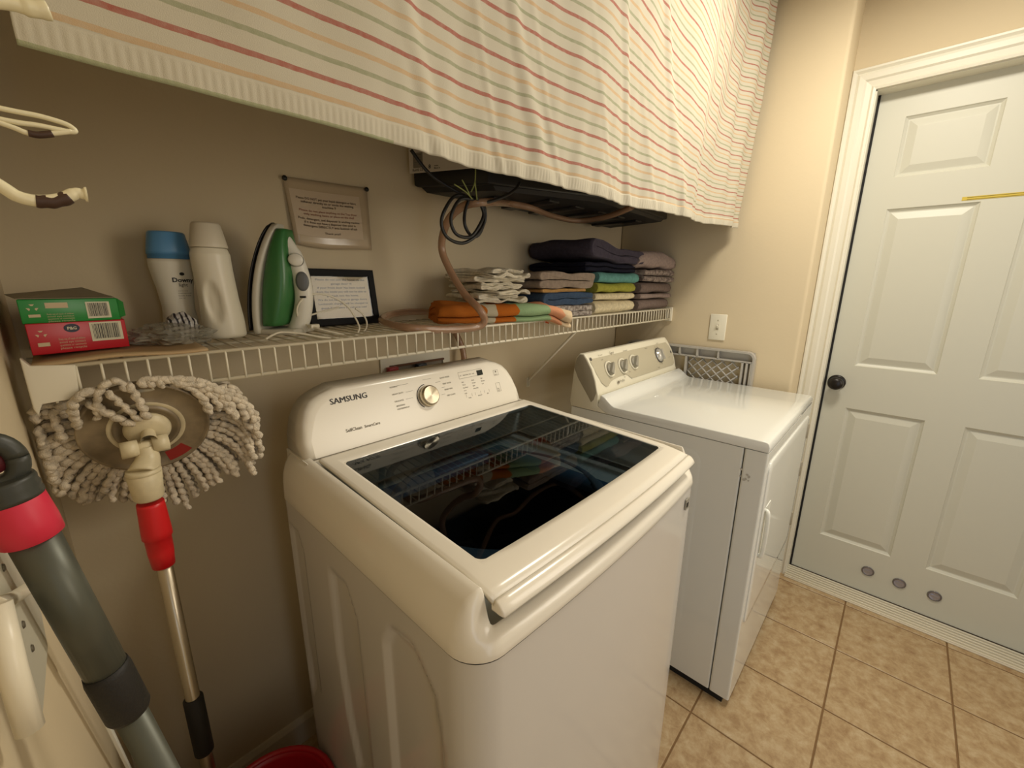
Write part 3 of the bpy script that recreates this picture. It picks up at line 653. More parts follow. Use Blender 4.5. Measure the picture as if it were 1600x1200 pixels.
# ------------------------------------------------------------------ black box under the curtain, with printed carton
cs = thing('equipment_case', 'wide black plastic case mounted under the striped curtain', 'case', (1.3, -.2, 1.57))
z0 = 1.585
bot = [(.815, -.012), (.86, -.33), (1.66, -.36), (1.93, -.14), (1.93, -.012)]
bot = [(.812, -.012), (.93, -.20), (1.30, -.34), (1.88, -.30), (1.93, -.012)]
mb = MB(); mb.loft([[(x, y, z) for x, y in bot] for z in (z0+.012, z0+.12)], smooth=False); obj('body', mb, black_pl, cs, bevel=.006)
mb = MB()
mb.loft([[(1.35+(x-1.35)*s_, -.17+(y+.17)*s_, z) for x, y in bot] for s_, z in ((.96, z0+.013), (.93, z0), (.6, z0-.004))], smooth=False); obj('base', mb, mat('black ribbed plastic', (30, 28, 27), .55), cs)
for k in range(6):
    x = 1.0+k*.14; mb = MB(); mb.box((x, -.25 if k else -.15, z0-.010), (x+.05, -.04, z0+.002)); obj('rib', mb, black_pl, cs, bevel=.002)
for xx in (1.0, 1.8): mb = MB(); mb.box((xx, -.014, z0+.02), (xx+.03, -.0, z0+.14)); obj('mounting_bracket', mb, black_pl, cs)
ct = thing('carton', 'white printed carton on top of black case at its left end', 'box', (.9, -.1, z0+.062))
zb = z0+.121
a0 = at('y', -.03, 640, 271); b0 = at('z', a0.z, 752, 261)
FA = Vector((a0.x, a0.y, a0.z)); FB = Vector((b0.x, b0.y, b0.z)); ex = (FB-FA).normalized(); nn = Vector((ex.y, -ex.x, 0)); nn = nn if nn.x < 0 else -nn
wid = (FB-FA).length
mb = MB(); mb.prism([FA-ex*.0, FB, FB+Vector((0, 0, .075)), FA+Vector((0, 0, .075))], -nn*.004); obj('panel', mb, mat('carton white', (206, 196, 180), .6), ct)
mb = MB(); q = lambda u, v: FA+ex*(u*wid)+Vector((0, 0, v))+nn*.0006
mb.add([q(.06, .012), q(.20, .012), q(.20, .05), q(.06, .05)], [(0, 1, 2, 3)]); obj('label_block', mb, mat('label grey', (130, 122, 108), .6), ct)
mb = MB()
for u, v, tx, h_ in ((.05, .004, 'RoHS CE FC', .006), (.28, .008, '8', .010), (.36, .012, 'www.', .004), (.36, .006, 'Made in', .004)): text(mb, tx, q(u, v), ex, (0, 0, 1), height=h_, bold=.02)
for k in range(5): mb.box((0, 0, 0), (wid*.1, .0003, .001), M=Matrix.Translation(q(.08, .02+.006*k)) @ Matrix(((ex.x, -ex.y, 0), (ex.y, ex.x, 0), (0, 0, 1))).to_4x4())
obj('carton_print', mb, ink, ct)
# black cable with coil and green twist tie
cable = mat('black cable', (22, 20, 18), .45)
P = [at('y', -.26, 642, 234), at('y', -.27, 672, 272), at('y', -.29, 715, 300), at('y', -.30, 740, 312)]
cb = thing('power_cable', 'black power cable coiled and tied below the black case', 'cable', P[-1])
yc = -.30
def cp_(l, dy=0): return [at('y', yc+dy*(i % 2), a, b) for i, (a, b) in enumerate(l)]
mb = MB(); mb.tube(spline(P, 6), .0040, 8); obj('lead', mb, cable, cb)
mb = MB(); mb.tube(spline(cp_([(740, 312), (712, 306), (694, 330), (690, 352), (700, 372), (722, 380), (742, 370), (756, 350), (758, 330), (748, 312), (738, 308)], .004), 6), .0040, 8); obj('coil', mb, cable, cb)
mb = MB(); mb.tube(spline([p_+Vector((0, -.008, 0)) for p_ in cp_([(736, 312), (716, 312), (703, 332), (702, 352), (712, 368), (732, 370), (746, 352), (752, 332), (740, 308)], .003)], 6), .0040, 8); obj('coil', mb, cable, cb)
mb = MB(); mb.tube(spline([p_+Vector((0, .008, 0)) for p_ in cp_([(738, 306), (730, 330), (730, 352), (740, 368), (752, 366), (760, 345), (760, 322), (745, 306)], .003)], 6), .0040, 8); obj('coil', mb, cable, cb)
mb = MB(); mb.tube(spline([at('y', -.30, 740, 310), at('y', -.31, 760, 316), at('y', -.31, 790, 306), at('y', -.30, 806, 295), at('y', -.30, 812, 285)], 6), .0040, 8); obj('lead', mb, cable, cb)
mb = MB()
for pts in ([(743, 264), (742, 285), (736, 300)], [(742, 284), (744, 300), (745, 312)], [(710, 288), (728, 300), (738, 311)], [(722, 281), (730, 296), (734, 306)]):
    mb.tube(spline([at('y', -.315, a, b) for a, b in pts], 4), .0016, 6)
obj('twist_tie', mb, mat('green twist tie', (150, 158, 88), .5), cb)
# clear hose
hose_m = mat('clear pinkish hose', (196, 158, 126), .22, trans=.45, spec=.6)
hs = [at('z', 1.575, 988, 323), at('z', 1.565, 950, 338), at('z', 1.56, 905, 345), at('z', 1.562, 865, 338), at('z', 1.565, 830, 325), at('z', 1.568, 795, 318), at('y', -.30, 760, 316),
      at('y', -.27, 725, 322), at('y', -.22, 700, 345), at('y', -.18, 690, 385), at('y', -.20, 702, 420), at('y', -.25, 725, 458), at('y', -.30, 748, 482), at('y', -.305, 757, 500), at('y', -.295, 745, 511),
      at('y', -.288, 700, 515), at('y', -.27, 645, 513), at('y', -.20, 612, 507), at('y', -.12, 597, 500), at('y', -.05, 612, 491), at('y', -.022, 650, 487), at('y', -.02, 685, 492), at('y', -.018, 708, 515), at('y', -.03, 721, 540), at('y', -.04, 725, 562), at('y', -.04, 724, 590)]
mb = MB(); mb.tube(spline(hs, 8), .0098, 12); ho = obj('drain_hose', mb, hose_m, loc=tuple(hs[14])); tag(ho, 'translucent pinkish hose looping from black case down across the wire shelf', 'hose')

# ------------------------------------------------------------------ outlet box on back wall behind the washer
ob = thing('washer_outlet_box', 'white framed plumbing box in the back wall behind the washer', 'outlet box', (.80, 0, 1.0))
mb = MB(); o_ = [(.674, .90), (.930, .90), (.930, 1.112), (.674, 1.112)]; i_ = [(.702, .925), (.902, .925), (.902, 1.085), (.702, 1.085)]
mb.loft([[(x, -.0005, z) for x, z in o_], [(x, -.006, z) for x, z in o_], [(x, -.006, z) for x, z in i_], [(x, -.001, z) for x, z in i_]], True, (False, False), smooth=False); obj('frame', mb, white_trim, ob)
mb = MB(); mb.add([(x, -.0012, z) for x, z in i_], [(0, 1, 2, 3)]); mb.box((.702, -.012, 1.082), (.902, -.001, 1.088), mi=1); obj('recess', mb, [mat('box grey', (120, 110, 95), .6), mat('rust edge', (96, 62, 38), .7)], ob)
for (px, py), m_, nm in (((616, 579), mat('red valve', (150, 22, 24), .4), 'red valve lever'), ((661, 573), mat('dark blue valve', (32, 40, 54), .4), 'dark valve lever')):
    q_ = at('y', -.03, px, py); x = q_.x
    mb = MB(); mb.box((x-.016, -.03, q_.z-.015), (x+.016, -.012, q_.z+.009)); mb.lathe([(.009, 0), (.009, .04)], (x, -.022, q_.z-.05), 12, cap=(True, True)); obj('valve', mb, m_, ob, label=nm, bevel=.002)
# nail holes
# ------------------------------------------------------------------ pinned sheet and framed notice
ps = thing('pinned_notice', 'laminated printed notice pinned to the back wall above the black frame', 'notice', (.57, 0, 1.49))
c4 = [at('y', -.004, 441, 275), at('y', -.004, 573, 294), at('y', -.010, 581, 391), at('y', -.012, 462, 380)]
def bil(P, u, v, bulge=0): 
    p_ = (P[3]*(1-u)+P[2]*u)*(1-v)+(P[0]*(1-u)+P[1]*u)*v; return p_+Vector((0, -bulge*math.sin(PI*u)*math.sin(PI*min(1, v+.15)), -.012*math.sin(PI*u)*(1-v)*(1-u)))
U = [k/14 for k in range(15)]; 
mb = MB(); mb.grid(lambda u, v: bil(c4, u, v, .008), U, U); sl = obj('plastic_sleeve', mb, mat('clear sleeve', (196, 176, 146), .16, spec=.7), ps, solid=.0006)
inn = lambda u, v: bil(c4, .04+u*.84, .16+v*.68, .008)+Vector((0, -.0012, 0))
mb = MB(); mb.grid(inn, U, U); obj('paper', mb, mat('notice paper', (208, 188, 160), .55), ps)
def sheet_text(mb, fn, lines, y0, dy, h, mi, asp, bold=.01):
    for k, (tx, wd) in enumerate(lines):
        V, Fs = text_geo(tx, bold); x0 = min(v[0] for v in V); x1 = max(v[0] for v in V); sx = wd/(x1-x0)
        mb.add([fn(.5+(v[0]-x0)*sx-wd/2, y0-k*dy+v[1]*h)+Vector((0, -.0012, 0)) for v in V], Fs, False, mi)
mb = MB()
sheet_text(mb, inn, [('Please DO NOT put your liquid detergent or fabric', .86), ('softener directly on or inside the washing', .76), ('machine !!', .2)], .80, .075, .07, 0, 1)
sheet_text(mb, inn, [('Please do not place anything on the Top dryer', .84), ('only washing items or place on the shelf', .74)], .54, .075, .065, 1, 1)
sheet_text(mb, inn, [('Pods, detergent, and dispenser in washing machine', .9), ('if it does not have a dispenser then pour in', .76), ('detergent DIRECTLY into bottom of tub', .8)], .36, .075, .07, 0, 1)
sheet_text(mb, inn, [('Thank you!!', .24)], .08, .07, .06, 0, 1)
obj('lettering', mb, [mat('faded ink', (84, 66, 50), .6), mat('faded red ink', (150, 92, 76), .6)], ps)
for c_ in (c4[0]+Vector((.003, 0, -.004)), c4[1]+Vector((-.003, 0, -.004))):
    mb = MB(); mb.lathe([(0, .012), (.005, .011), (.006, .009), (.004, .006), (.0035, 0)], (c_.x, 0, c_.z), 14, (0, -1, 0)); obj('pin', mb, black_pl, ps)
fr = thing('picture_frame', 'black framed notice about the garage door leaning on the shelf', 'picture frame', (.56, -.03, SZ+.002))
fo = Vector((.474, -.040, SZ+.003)); fu = Vector((0, .022, .142)).normalized(); fn2 = Vector((0, -fu.z, fu.y)); fw, fh = .186, .142
q = lambda u, v, h=0: fo+Vector((u, 0, 0))+fu*v+fn2*h
mb = MB(); R_ = lambda i, h: [q(i, i, h), q(fw-i, i, h), q(fw-i, fh-i, h), q(i, fh-i, h)]
mb.loft([R_(0, -.010), R_(0, .004), R_(.002, .006), R_(.016, .006), R_(.019, .001)], True, (True, False), smooth=False); obj('frame', mb, mat('black frame', (16, 15, 15), .6, spec=.2), fr)
mb = MB(); mb.add(R_(.017, .0012), [(0, 1, 2, 3)]); obj('paper', mb, mat('notice white', (224, 212, 184), .5), fr)
mb = MB(); iw, ih = fw-.036, fh-.036
fnn = lambda u, v: q(.018+u*iw, .018+v*ih, .001)
L8 = ['Please do not exit the home via the', 'garage door !!!', 'If your front door has been locked', 'from the inside you will not be able to', 'get back into the home.', 'We do not have keys to garage doors.', 'Locksmith charges will be charged to', 'guest if we have to call one out!']
for k, tx in enumerate(L8): text(mb, tx, fnn(.5, .90-k*.095), (1, 0, 0), fu, height=.0046, width=min(.132, .0037*len(tx)), align='C', bold=.02)
for i in range(len(mb.v)): mb.v[i] = tuple(Vector(mb.v[i])+fn2*.0012)
obj('lettering', mb, mat('notice ink', (70, 58, 48), .6), fr)
mb = MB(); mb.add([p_+fn2*.0012 for p_ in R_(.018, .003)], [(0, 1, 2, 3)]); obj('glass_pane', mb, pane_glass, fr)

# ------------------------------------------------------------------ items on the left part of the shelf
S0 = SZ+.003
pb = MB(); pb.grid(lambda u, v: (u, v, S0+.003+.002*math.sin(u*40+v*9)), [.022+.19*k/16 for k in range(17)], [-.292+.25*k/10 for k in range(11)])
pbo = obj('paper_bag', pb, mat('tan paper', (186, 158, 118), .7), solid=.004, loc=(.1, -.15, S0)); tag(pbo, 'flat tan paper bag lying under the red and green boxes', 'paper bag')
def barcode(mb, q, u0, v0, u1, v1, mi_w, mi_b, h):
    mb.add([q(u0, v0, h), q(u1, v0, h), q(u1, v1, h), q(u0, v1, h)], [(0, 1, 2, 3)], False, mi_w); x = u0+(u1-u0)*.08; rnd = random.Random(4)
    while x < u1-(u1-u0)*.1:
        w_ = (u1-u0)*rnd.choice((.012, .02, .032)); mb.add([q(x, v0+(v1-v0)*.12, h*1.6), q(x+w_, v0+(v1-v0)*.12, h*1.6), q(x+w_, v0+(v1-v0)*.92, h*1.6), q(x, v0+(v1-v0)*.92, h*1.6)], [(0, 1, 2, 3)], False, mi_b); x += w_+(u1-u0)*rnd.choice((.015, .025))
def sheet_box(name, col, a, b, h, depth, label, green):
    t = thing(name, label, 'box', (a+b)*.5, 'dryer sheet boxes on the shelf')
    u = (b-a); wd = u.length; u.normalize(); nn_ = Vector((u.y, -u.x, 0)).normalized(); up = Vector((0, 0, 1))
    if nn_.y > 0: nn_ = -nn_
    q = lambda x, z, hh=0: a+u*x+up*z+nn_*hh
    m_ = mat(name+('green' if green else 'red'), col, .35); mb = MB(); P = [q(0, 0), q(wd, 0), q(wd, h), q(0, h)]
    mb.prism(P, (.004, depth, 0)); bo = obj('carton', mb, m_, t, bevel=.001)
    mb = MB(); 
    barcode(mb, q, wd*.64, h*.12, wd*.90, h*.86, 0, 1, .0004) if green else barcode(mb, q, wd*.60, h*.30, wd*.95, h*.95, 0, 1, .0004)
    for k in range(4): text(mb, ['Keep out of reach of children', 'avoid eye contact', 'questions or comments', 'please recycle'][k], q(wd*(.24 if green else .27), h*(.34 if green else .42)-k*h*.1+(.0 if not green else 0), .0005), u, up, width=wd*.26, height=h*.07, mi=2)
    mb.add([q(wd*.07, h*.26, .0005), q(wd*.18, h*.26, .0005), q(wd*.18, h*.38, .0005), q(wd*.07, h*.38, .0005)], [(0, 1, 2, 3)], False, 2)
    for k in range(3):
        a_ = PI/2+k*2*PI/3; c_ = (wd*.12, h*.66); mb.add([q(c_[0]+.006*math.cos(a_+d)*r_, c_[1]+.005*math.sin(a_+d)*r_, .0005) for d, r_ in ((-.45, 1), (.45, 1), (.3, .5), (-.3, .5))], [(0, 1, 2, 3)], False, 2)
    if green: mb.add([q(wd*.24, h*.62, .0005), q(wd*.46, h*.62, .0005), q(wd*.46, h*.85, .0005), q(wd*.24, h*.85, .0005)], [(0, 1, 2, 3)], False, 2)
    else:
        c_ = (wd*.42, h*.80); mb.add([q(c_[0]+.0085*math.cos(x_), c_[1]+.006*math.sin(x_), .0005) for x_ in [2*PI*k/20 for k in range(20)]], [tuple(range(20))], False, 3)
        text(mb, 'P&G', q(c_[0], c_[1]-.002, .0009), u, up, width=.010, mi=0, bold=.03, align='C')
    obj('box_print', mb, [mat('label cream', (214, 208, 180), .5), ink, mat('pale print', (206, 186, 150) if not green else (160, 200, 140), .6), mat('logo navy', (30, 34, 58), .5)], t)
    if green:
        mb = MB(); mb.prism([q(wd, h*.1), q(wd+.012, h*.15, -.012), q(wd+.012, h*.8, -.012), q(wd, h)], (0, .0008, 0)); obj('flap', mb, m_, t)
        mb = MB(); mb.prism([q(0, h+.0005), q(wd*.98, h+.0005), q(wd*1.02, h+.014, -depth*.7), q(.02, h+.004, -depth*.7)], (0, 0, .0008)); obj('lid_flap', mb, mat('grey carton inside', (140, 130, 108), .7), t)
    return t
sheet_box('dryer_sheet_box', (190, 22, 38), at('y', -.262, 51, 556), at('y', -.225, 203, 541), .042, .17, 'red dryer sheet box with barcode, lower of two boxes at the left end of shelf', False)
sheet_box('dryer_sheet_box', (22, 138, 52), at('y', -.258, 35, 507), at('y', -.225, 189, 499), .032, .15, 'green dryer sheet box with barcode, lying on top of the red box', True)
# softener bottle with blue cap
def lerp_prof(P, z):
    for (z0_, *a), (z1_, *b) in zip(P, P[1:]):
        if z <= z1_: t = (z-z0_)/(z1_-z0_); t = smooth01(t)*.5+t*.5; return [x+(y-x)*t for x, y in zip(a, b)]
    return P[-1][1:]
bc = Vector((.218, -.068, S0-.001))
bt = thing('softener_bottle', 'white scent booster bottle with light blue cap and black Downy lettering', 'bottle', bc)
BP = [(0, .026, .022), (.004, .029, .024), (.03, .028, .023), (.06, .0255, .021), (.09, .028, .022), (.12, .0325, .024), (.138, .035, .026), (.15, .0345, .026)]
def ering(c, z, a, b, n=32): return [(c.x+a*math.cos(2*PI*k/n), c.y+b*math.sin(2*PI*k/n), c.z+z) for k in range(n)]
mb = MB(); mb.loft([ering(bc, z, *lerp_prof(BP, z)) for z in [.15*k/20 for k in range(21)]]); obj('body', mb, mat('bottle white', (222, 216, 198), .35), bt)
mb = MB(); mb.loft([ering(bc, z, a, b) for z, a, b in ((.1505, .0335, .025), (.158, .0335, .025), (.158, .0345, .026), (.165, .034, .0255), (.196, .0285, .023), (.199, .026, .021))]); obj('cap', mb, mat('cap blue', (92, 148, 196), .35), bt)
def onbottle(u, v):
    a, b = lerp_prof(BP, v); x = u; return Vector((bc.x+x, bc.y-b*math.sqrt(max(0, 1-(x/a)**2))-.0008, bc.z+v))
mb = MB()
text(mb, 'Downy', (0,0,0), (1,0,0), (0,0,1), width=.034, bold=.03, fn=lambda u, v: onbottle(-.006+u, .108+v))
text(mb, 'light', (0,0,0), (1,0,0), (0,0,1), width=.014, fn=lambda u, v: onbottle(.003+u, .100+v))
for k in range(4): text(mb, ['ocean mist', 'in wash scent booster', 'beads fresh', 'net wt'][k], (0,0,0), (1,0,0), (0,0,1), width=[.016, .022, .02, .01][k], height=.0018, fn=lambda u, v, k=k: onbottle(.0+u, .091-k*.0045+v))
mb.add([onbottle(.010+.004*math.cos(a), .123+.003*math.sin(a)) for a in [2*PI*k/14 for k in range(14)]], [tuple(range(14))])
obj('lettering', mb, ink, bt)
# white jug
jc = Vector((.278, -.118, S0)); jt = thing('detergent_jug', 'plain off-white detergent bottle with moulded grip beside the Downy bottle', 'bottle', jc)
JP = [(0, .030, .026), (.004, .036, .03), (.03, .036, .029), (.08, .033, .028), (.13, .0325, .028), (.158, .0325, .027), (.166, .030, .025), (.17, .028, .024)]
mb = MB(); rg = []
for k in range(61):
    z = .17*k/60; a, b = lerp_prof(JP, z); off = -.006*smooth01(z/.17); rr = []
    for i in range(48):
        t_ = 2*PI*i/48; x = a*math.cos(t_); y = b*math.sin(t_)
        if y < 0:
            e = ((x+.014)/.013)**2+((z-.070)/.042)**2; y += .009*(1-smooth01(e/1.0-.15)) if e < 1.15 else 0
        rr.append((jc.x+x+off, jc.y+y, jc.z+z))
    rg.append(rr)
mb.loft(rg); obj('body', mb, mat('jug white', (226, 218, 196), .35), jt)
mb = MB(); c2 = jc+Vector((-.006, 0, 0)); mb.loft([ering(c2, z, a, b) for z, a, b in ((.1705, .0305, .0255), (.173, .031, .026), (.178, .030, .025), (.212, .0235, .021), (.215, .021, .019))]); obj('cap', mb, mat('jug cap', (216, 206, 184), .4), jt)
# crumpled clear bag and striped pouch
def crumple(name, c, r3, m_, label, cat, seed, amp=.35, n=3):
    bm = bmesh.new(); bmesh.ops.create_icosphere(bm, subdivisions=n+1, radius=1)
    mb = MB(); V = []
    for v in bm.verts:
        d = v.co.normalized(); k = 1+amp*(noise.noise(d*2.2+Vector((seed, 0, 0)))+.5*noise.noise(d*6+Vector((0, seed, 0)))+.25*noise.noise(d*14))
        p_ = Vector((d.x*r3[0]*k, d.y*r3[1]*k, max(-r3[2]*.9, d.z*r3[2]*k))); V.append(p_+c)
    mb.add(V, [[v.index for v in f.verts] for f in bm.faces]); bm.free()
    o = obj(name, mb, m_, loc=(c.x, c.y, c.z-r3[2])); tag(o, label, cat); return o
filmc = mat('crinkled clear film', (170, 166, 150), .12, alpha=.55, spec=.9)
crumple('plastic_bag', Vector((.185, -.165, S0+.016)), (.06, .055, .020), filmc, 'crumpled clear plastic bag between red box and bottles', 'plastic bag', 3)
mz = mat('black and silver stripes', (176, 172, 172), .35); nt = mz.node_tree; b_ = nt.nodes['Principled BSDF']; wv = nt.nodes.new('ShaderNodeTexWave'); wv.inputs['Scale'].default_value = 38; wv.inputs['Distortion'].default_value = 3.5; rp = nt.nodes.new('ShaderNodeValToRGB'); rp.color_ramp.interpolation = 'CONSTANT'; rp.color_ramp.elements[0].color = lin((40, 36, 44)); rp.color_ramp.elements[1].position = .3; rp.color_ramp.elements[1].color = lin((186, 182, 178))
tcn = nt.nodes.new('ShaderNodeTexCoord'); nt.links.new(tcn.outputs['Object'], wv.inputs[0]); nt.links.new(wv.outputs[0], rp.inputs[0]); nt.links.new(rp.outputs[0], b_.inputs[0])
p_ = at('y', -.15, 283, 505)
crumple('striped_pouch', Vector((p_.x, p_.y, S0+.027)), (.024, .022, .027), mz, 'small silver pouch with black stripes in front of the Downy bottle', 'pouch', 8, .18)

# ------------------------------------------------------------------ iron
iz = S0; ic = Vector((.385, -.125, iz)); ir = thing('steam_iron', 'green and white steam iron standing on its heel with white cord', 'iron', ic)
def IT(mb):                       # widen the depth of the body, then turn the iron about its heel
    Mz = Matrix.Rotation(IRA, 3, 'Z'); pv = Vector((.372, ic.y, 0)); tgt = Vector((IRX, IRY, 0))
    for i in range(len(mb.v)):
        v = Vector(mb.v[i]); v.x = .338+(v.x-.338)*1.14; mb.v[i] = tuple(tgt+Mz@(v-pv))
    return mb
IRA, IRX, IRY = math.radians(-48), .384, -.108
def sx(t): return .338+.040*t*t
def hw(t): return .050*math.sqrt(max(0.0, 1-max(0, (t-.12)/.88)**2.2))+.0015
def slab(x0f, x1f, t0, t1, wf, n=26, taper=None):
    rings = []
    for k in range(n+1):
        t_ = t0+(t1-t0)*k/n; z = iz+.003+.225*t_; a = x0f(t_); b = x1f(t_); w_ = hw(t_)*wf
        P = []
        for j in range(24):
            an = 2*PI*j/24; cx_ = math.cos(an); cy__ = math.sin(an)
            P.append((a+(b-a)*(.5-.5*max(-1, min(1, cx_*1.25))), ic.y+w_*max(-1, min(1, cy__*1.12)), z))
        rings.append(P)
    return rings
mb = MB(); mb.loft(slab(lambda t: sx(t)-.004, lambda t: sx(t)+.001, .03, 1, 1.04)); obj('soleplate', IT(mb), mat('dark soleplate', (34, 32, 32), .3, metal=.5), ir)
mb = MB(); mb.loft(slab(lambda t: sx(t)+.001, lambda t: sx(t)+.016, .0, .985, 1.0)); obj('skirt', IT(mb), mat('iron grey white', (206, 200, 182), .35), ir)
mb = MB(); mb.loft(slab(lambda t: sx(t)+.014, lambda t: sx(t)+.030+.034*math.sin(PI*min(1, t*.95+.05))**.6*(1-t**3), .07, .94, .93)); obj('water_tank', IT(mb), mat('green translucent plastic', (62, 122, 66), .3, trans=.1), ir)
mb = MB(); mb.tube(spline([(.396, ic.y, iz+.003), (.409, ic.y, iz+.03), (.419, ic.y, iz+.075), (.418, ic.y, iz+.115), (.408, ic.y, iz+.16), (.392, ic.y, iz+.195), (.376, ic.y, iz+.216)], 6), [.017]*8+[.0165]*10+[.016]*8+[.014]*6+[.011]*5, 16); obj('handle', IT(mb), mat('iron white', (232, 228, 214), .3), ir)
mb = MB(); mb.box((sx(0)+.002, ic.y-.045, iz+.0), (.415, ic.y+.045, iz+.012)); obj('heel', IT(mb), MATS['iron grey white'], ir, bevel=.004)
hd = Vector((.45, -1, .08)).normalized()
p_ = Vector((.411, ic.y, iz+.152)); mb = MB(); mb.lathe([(.0125, .010), (.013, .023), (.011, .026), (0, .026)], p_, 24, hd); mb.lathe([(.0138, .006), (.0138, .018)], p_, 24, hd, mi=1); obj('steam_dial', IT(mb), [MATS['iron white'], mat('iron grey', (104, 106, 106), .4)], ir)
p_ = Vector((.419, ic.y, iz+.108)); mb = MB(); mb.lathe([(0, .0), (.0115, .012), (.0115, .0165), (.008, .0185), (0, .019)], p_, 24, hd, sy=1.0, sx=1.0); 
for i_ in range(len(mb.v)): v = Vector(mb.v[i_]); v.z = p_.z+(v.z-p_.z)*1.75; mb.v[i_] = tuple(v)
obj('spray_button', IT(mb), MATS['iron grey'], ir)
for dz_ in (.185, .078):
    xx = .396 if dz_ > .1 else .421
    mb = MB(); mb.box((xx-.002, ic.y-.0172, iz+dz_-.002), (xx+.008, ic.y-.010, iz+dz_+.002)); obj('slot_mark', IT(mb), ink, ir)
def cordp(L_): return spline([at('y', y_, a, b) for a, b, y_ in L_], 7)
mb = MB(); mb.tube(cordp([(468, 520, -.13), (466, 500, -.15), (464, 482, -.16), (474, 466, -.165), (495, 459, -.165), (520, 464, -.165), (542, 478, -.17), (556, 498, -.18), (562, 512, -.19)]), .0021, 8); obj('cord', mb, wire_m, ir)
mb = MB(); mb.tube(cordp([(562, 512, -.19), (556, 523, -.20), (535, 528, -.235), (505, 527, -.25), (470, 521, -.24), (440, 519, -.235), (425, 524, -.24), (415, 530, -.25)]), .0021, 8); obj('cord', mb, wire_m, ir)
mb = MB(); mb.tube(cordp([(555, 482, -.15), (566, 490, -.15), (573, 503, -.155), (570, 516, -.17), (552, 524, -.20), (520, 519, -.2), (492, 512, -.18), (476, 505, -.15), (480, 495, -.14), (500, 488, -.14), (530, 480, -.14)]), .0021, 8); obj('cord', mb, wire_m, ir)
mb = MB(); mb.box((0, 0, 0), (.022, .012, .009), M=Matrix.Translation(at('y', -.18, 487, 514)) @ Matrix.Rotation(.3, 4, 'Z')); obj('plug', mb, wire_m, ir, bevel=.002)

# ------------------------------------------------------------------ towels
def terry(name, col, **k): return mat('terry '+name, col, .95, bump=.8, scale=420, dist=.0015, spec=.1, var=.10, vscale=90, **k)
def towel(name, label, cat, m_, c, size, rot=0, layers=3, fold='x', seed=1, wob=.0035, group=None, droop=0, start=1, slump=None):
    # serpentine strip folded in layers; fold edges at the ends of local x, extruded along local y
    wl, dl, h = size; sp_ = h/layers; th = sp_*.90; R_ = sp_/2; path = []
    for L_ in range(layers):
        z = sp_*(L_+.5); dirn = 1 if (L_ % 2 == 0) == (start > 0) else -1
        x0_, x1_ = -wl/2+R_+th*.1, wl/2-R_-th*.1
        pts = [x0_+(x1_-x0_)*k/10 for k in range(11)]; pts = pts if dirn > 0 else pts[::-1]
        path += [(x, z) for x in pts]
        if L_ < layers-1:
            cx_ = pts[-1]; 
            for k in range(1, 6): a = -PI/2+PI*k/6; path.append((cx_+dirn*math.cos(a)*R_*1.25, z+R_+R_*math.sin(a)))
    n = len(path); Lf = []; Rt = []
    for i, (x, z) in enumerate(path):
        a = path[max(0, i-1)]; b = path[min(n-1, i+1)]; tx, tz = b[0]-a[0], b[1]-a[1]; l_ = math.hypot(tx, tz) or 1; nx, nz_ = -tz/l_, tx/l_
        Lf.append((x+nx*th/2, z+nz_*th/2)); Rt.append((x-nx*th/2, z-nz_*th/2))
    def endcap(i, sgn):
        x, z = path[i]; a = path[1] if i == 0 else path[-2]; tx, tz = x-a[0], z-a[1]; l_ = math.hypot(tx, tz); tx /= l_; tz /= l_
        return [(x+tx*th/2*math.cos(a_)-tz*th/2*math.sin(a_)*1, z+tz*th/2*math.cos(a_)+tx*th/2*math.sin(a_)) for a_ in ([-PI/4, 0, PI/4])]
    ec = endcap(n-1, 1); e0 = endcap(0, 1)
    outl = Rt + ec + Lf[::-1] + e0
    c = Vector(c); M = Matrix.Rotation(rot, 3, 'Z'); ny = 22; rings = []
    for j in range(ny+1):
        t_ = j/ny; y = -dl/2+dl*t_; rr = []
        sh_ = 1-.10*(1-math.sin(PI*min(1, max(0, t_*8 if t_ < .0625 else (1-t_)*8 if t_ > .9375 else .5))))
        for x, z in outl:
            q_ = Vector((x*3.1/wl, y*9, z*20+seed*7)); ddx = wob*1.6*noise.noise(q_+Vector((5, 0, 0))); ddz = wob*noise.noise(q_*1.4)
            hz = h/2+(z-h/2)*sh_
            s_l = slump(x/wl*2, y/dl*2, z/h) if slump else 0
            p_ = Vector((x*(.985+.015*sh_)+ddx, y+wob*.7*noise.noise(q_*2), (hz+ddz+s_l if slump else max(0, hz+ddz)))); rr.append(c+M@p_)
        rings.append(rr)
    mb = MB(); mb.loft(rings); o = obj(name, mb, m_, loc=tuple(c)); tag(o, label, cat, group); return o
Z = S0
# two-colour patterned beach towel
bm_ = terry('beach', (198, 118, 40)); nt = bm_.node_tree; b_ = nt.nodes['Principled BSDF']
tcn = nt.nodes.new('ShaderNodeTexCoord'); sp_ = nt.nodes.new('ShaderNodeSeparateXYZ'); nt.links.new(tcn.outputs['Object'], sp_.inputs[0])
nz = nt.nodes.new('ShaderNodeTexNoise'); nz.inputs['Scale'].default_value = 9; nt.links.new(tcn.outputs['Object'], nz.inputs[0])
ad = nt.nodes.new('ShaderNodeMath'); ad.operation = 'MULTIPLY_ADD'; ad.inputs[1].default_value = .10; nt.links.new(nz.outputs[0], ad.inputs[0]); nt.links.new(sp_.outputs[0], ad.inputs[2])
rp = nt.nodes.new('ShaderNodeValToRGB'); rp.color_ramp.interpolation = 'CONSTANT'; e = rp.color_ramp.elements
mr = nt.nodes.new('ShaderNodeMapRange'); mr.inputs[1].default_value = -.14; mr.inputs[2].default_value = .28; nt.links.new(ad.outputs[0], mr.inputs[0]); nt.links.new(mr.outputs[0], rp.inputs[0])
e[0].color = lin((186, 108, 42)); e[1].position = .19; e[1].color = lin((196, 186, 160))
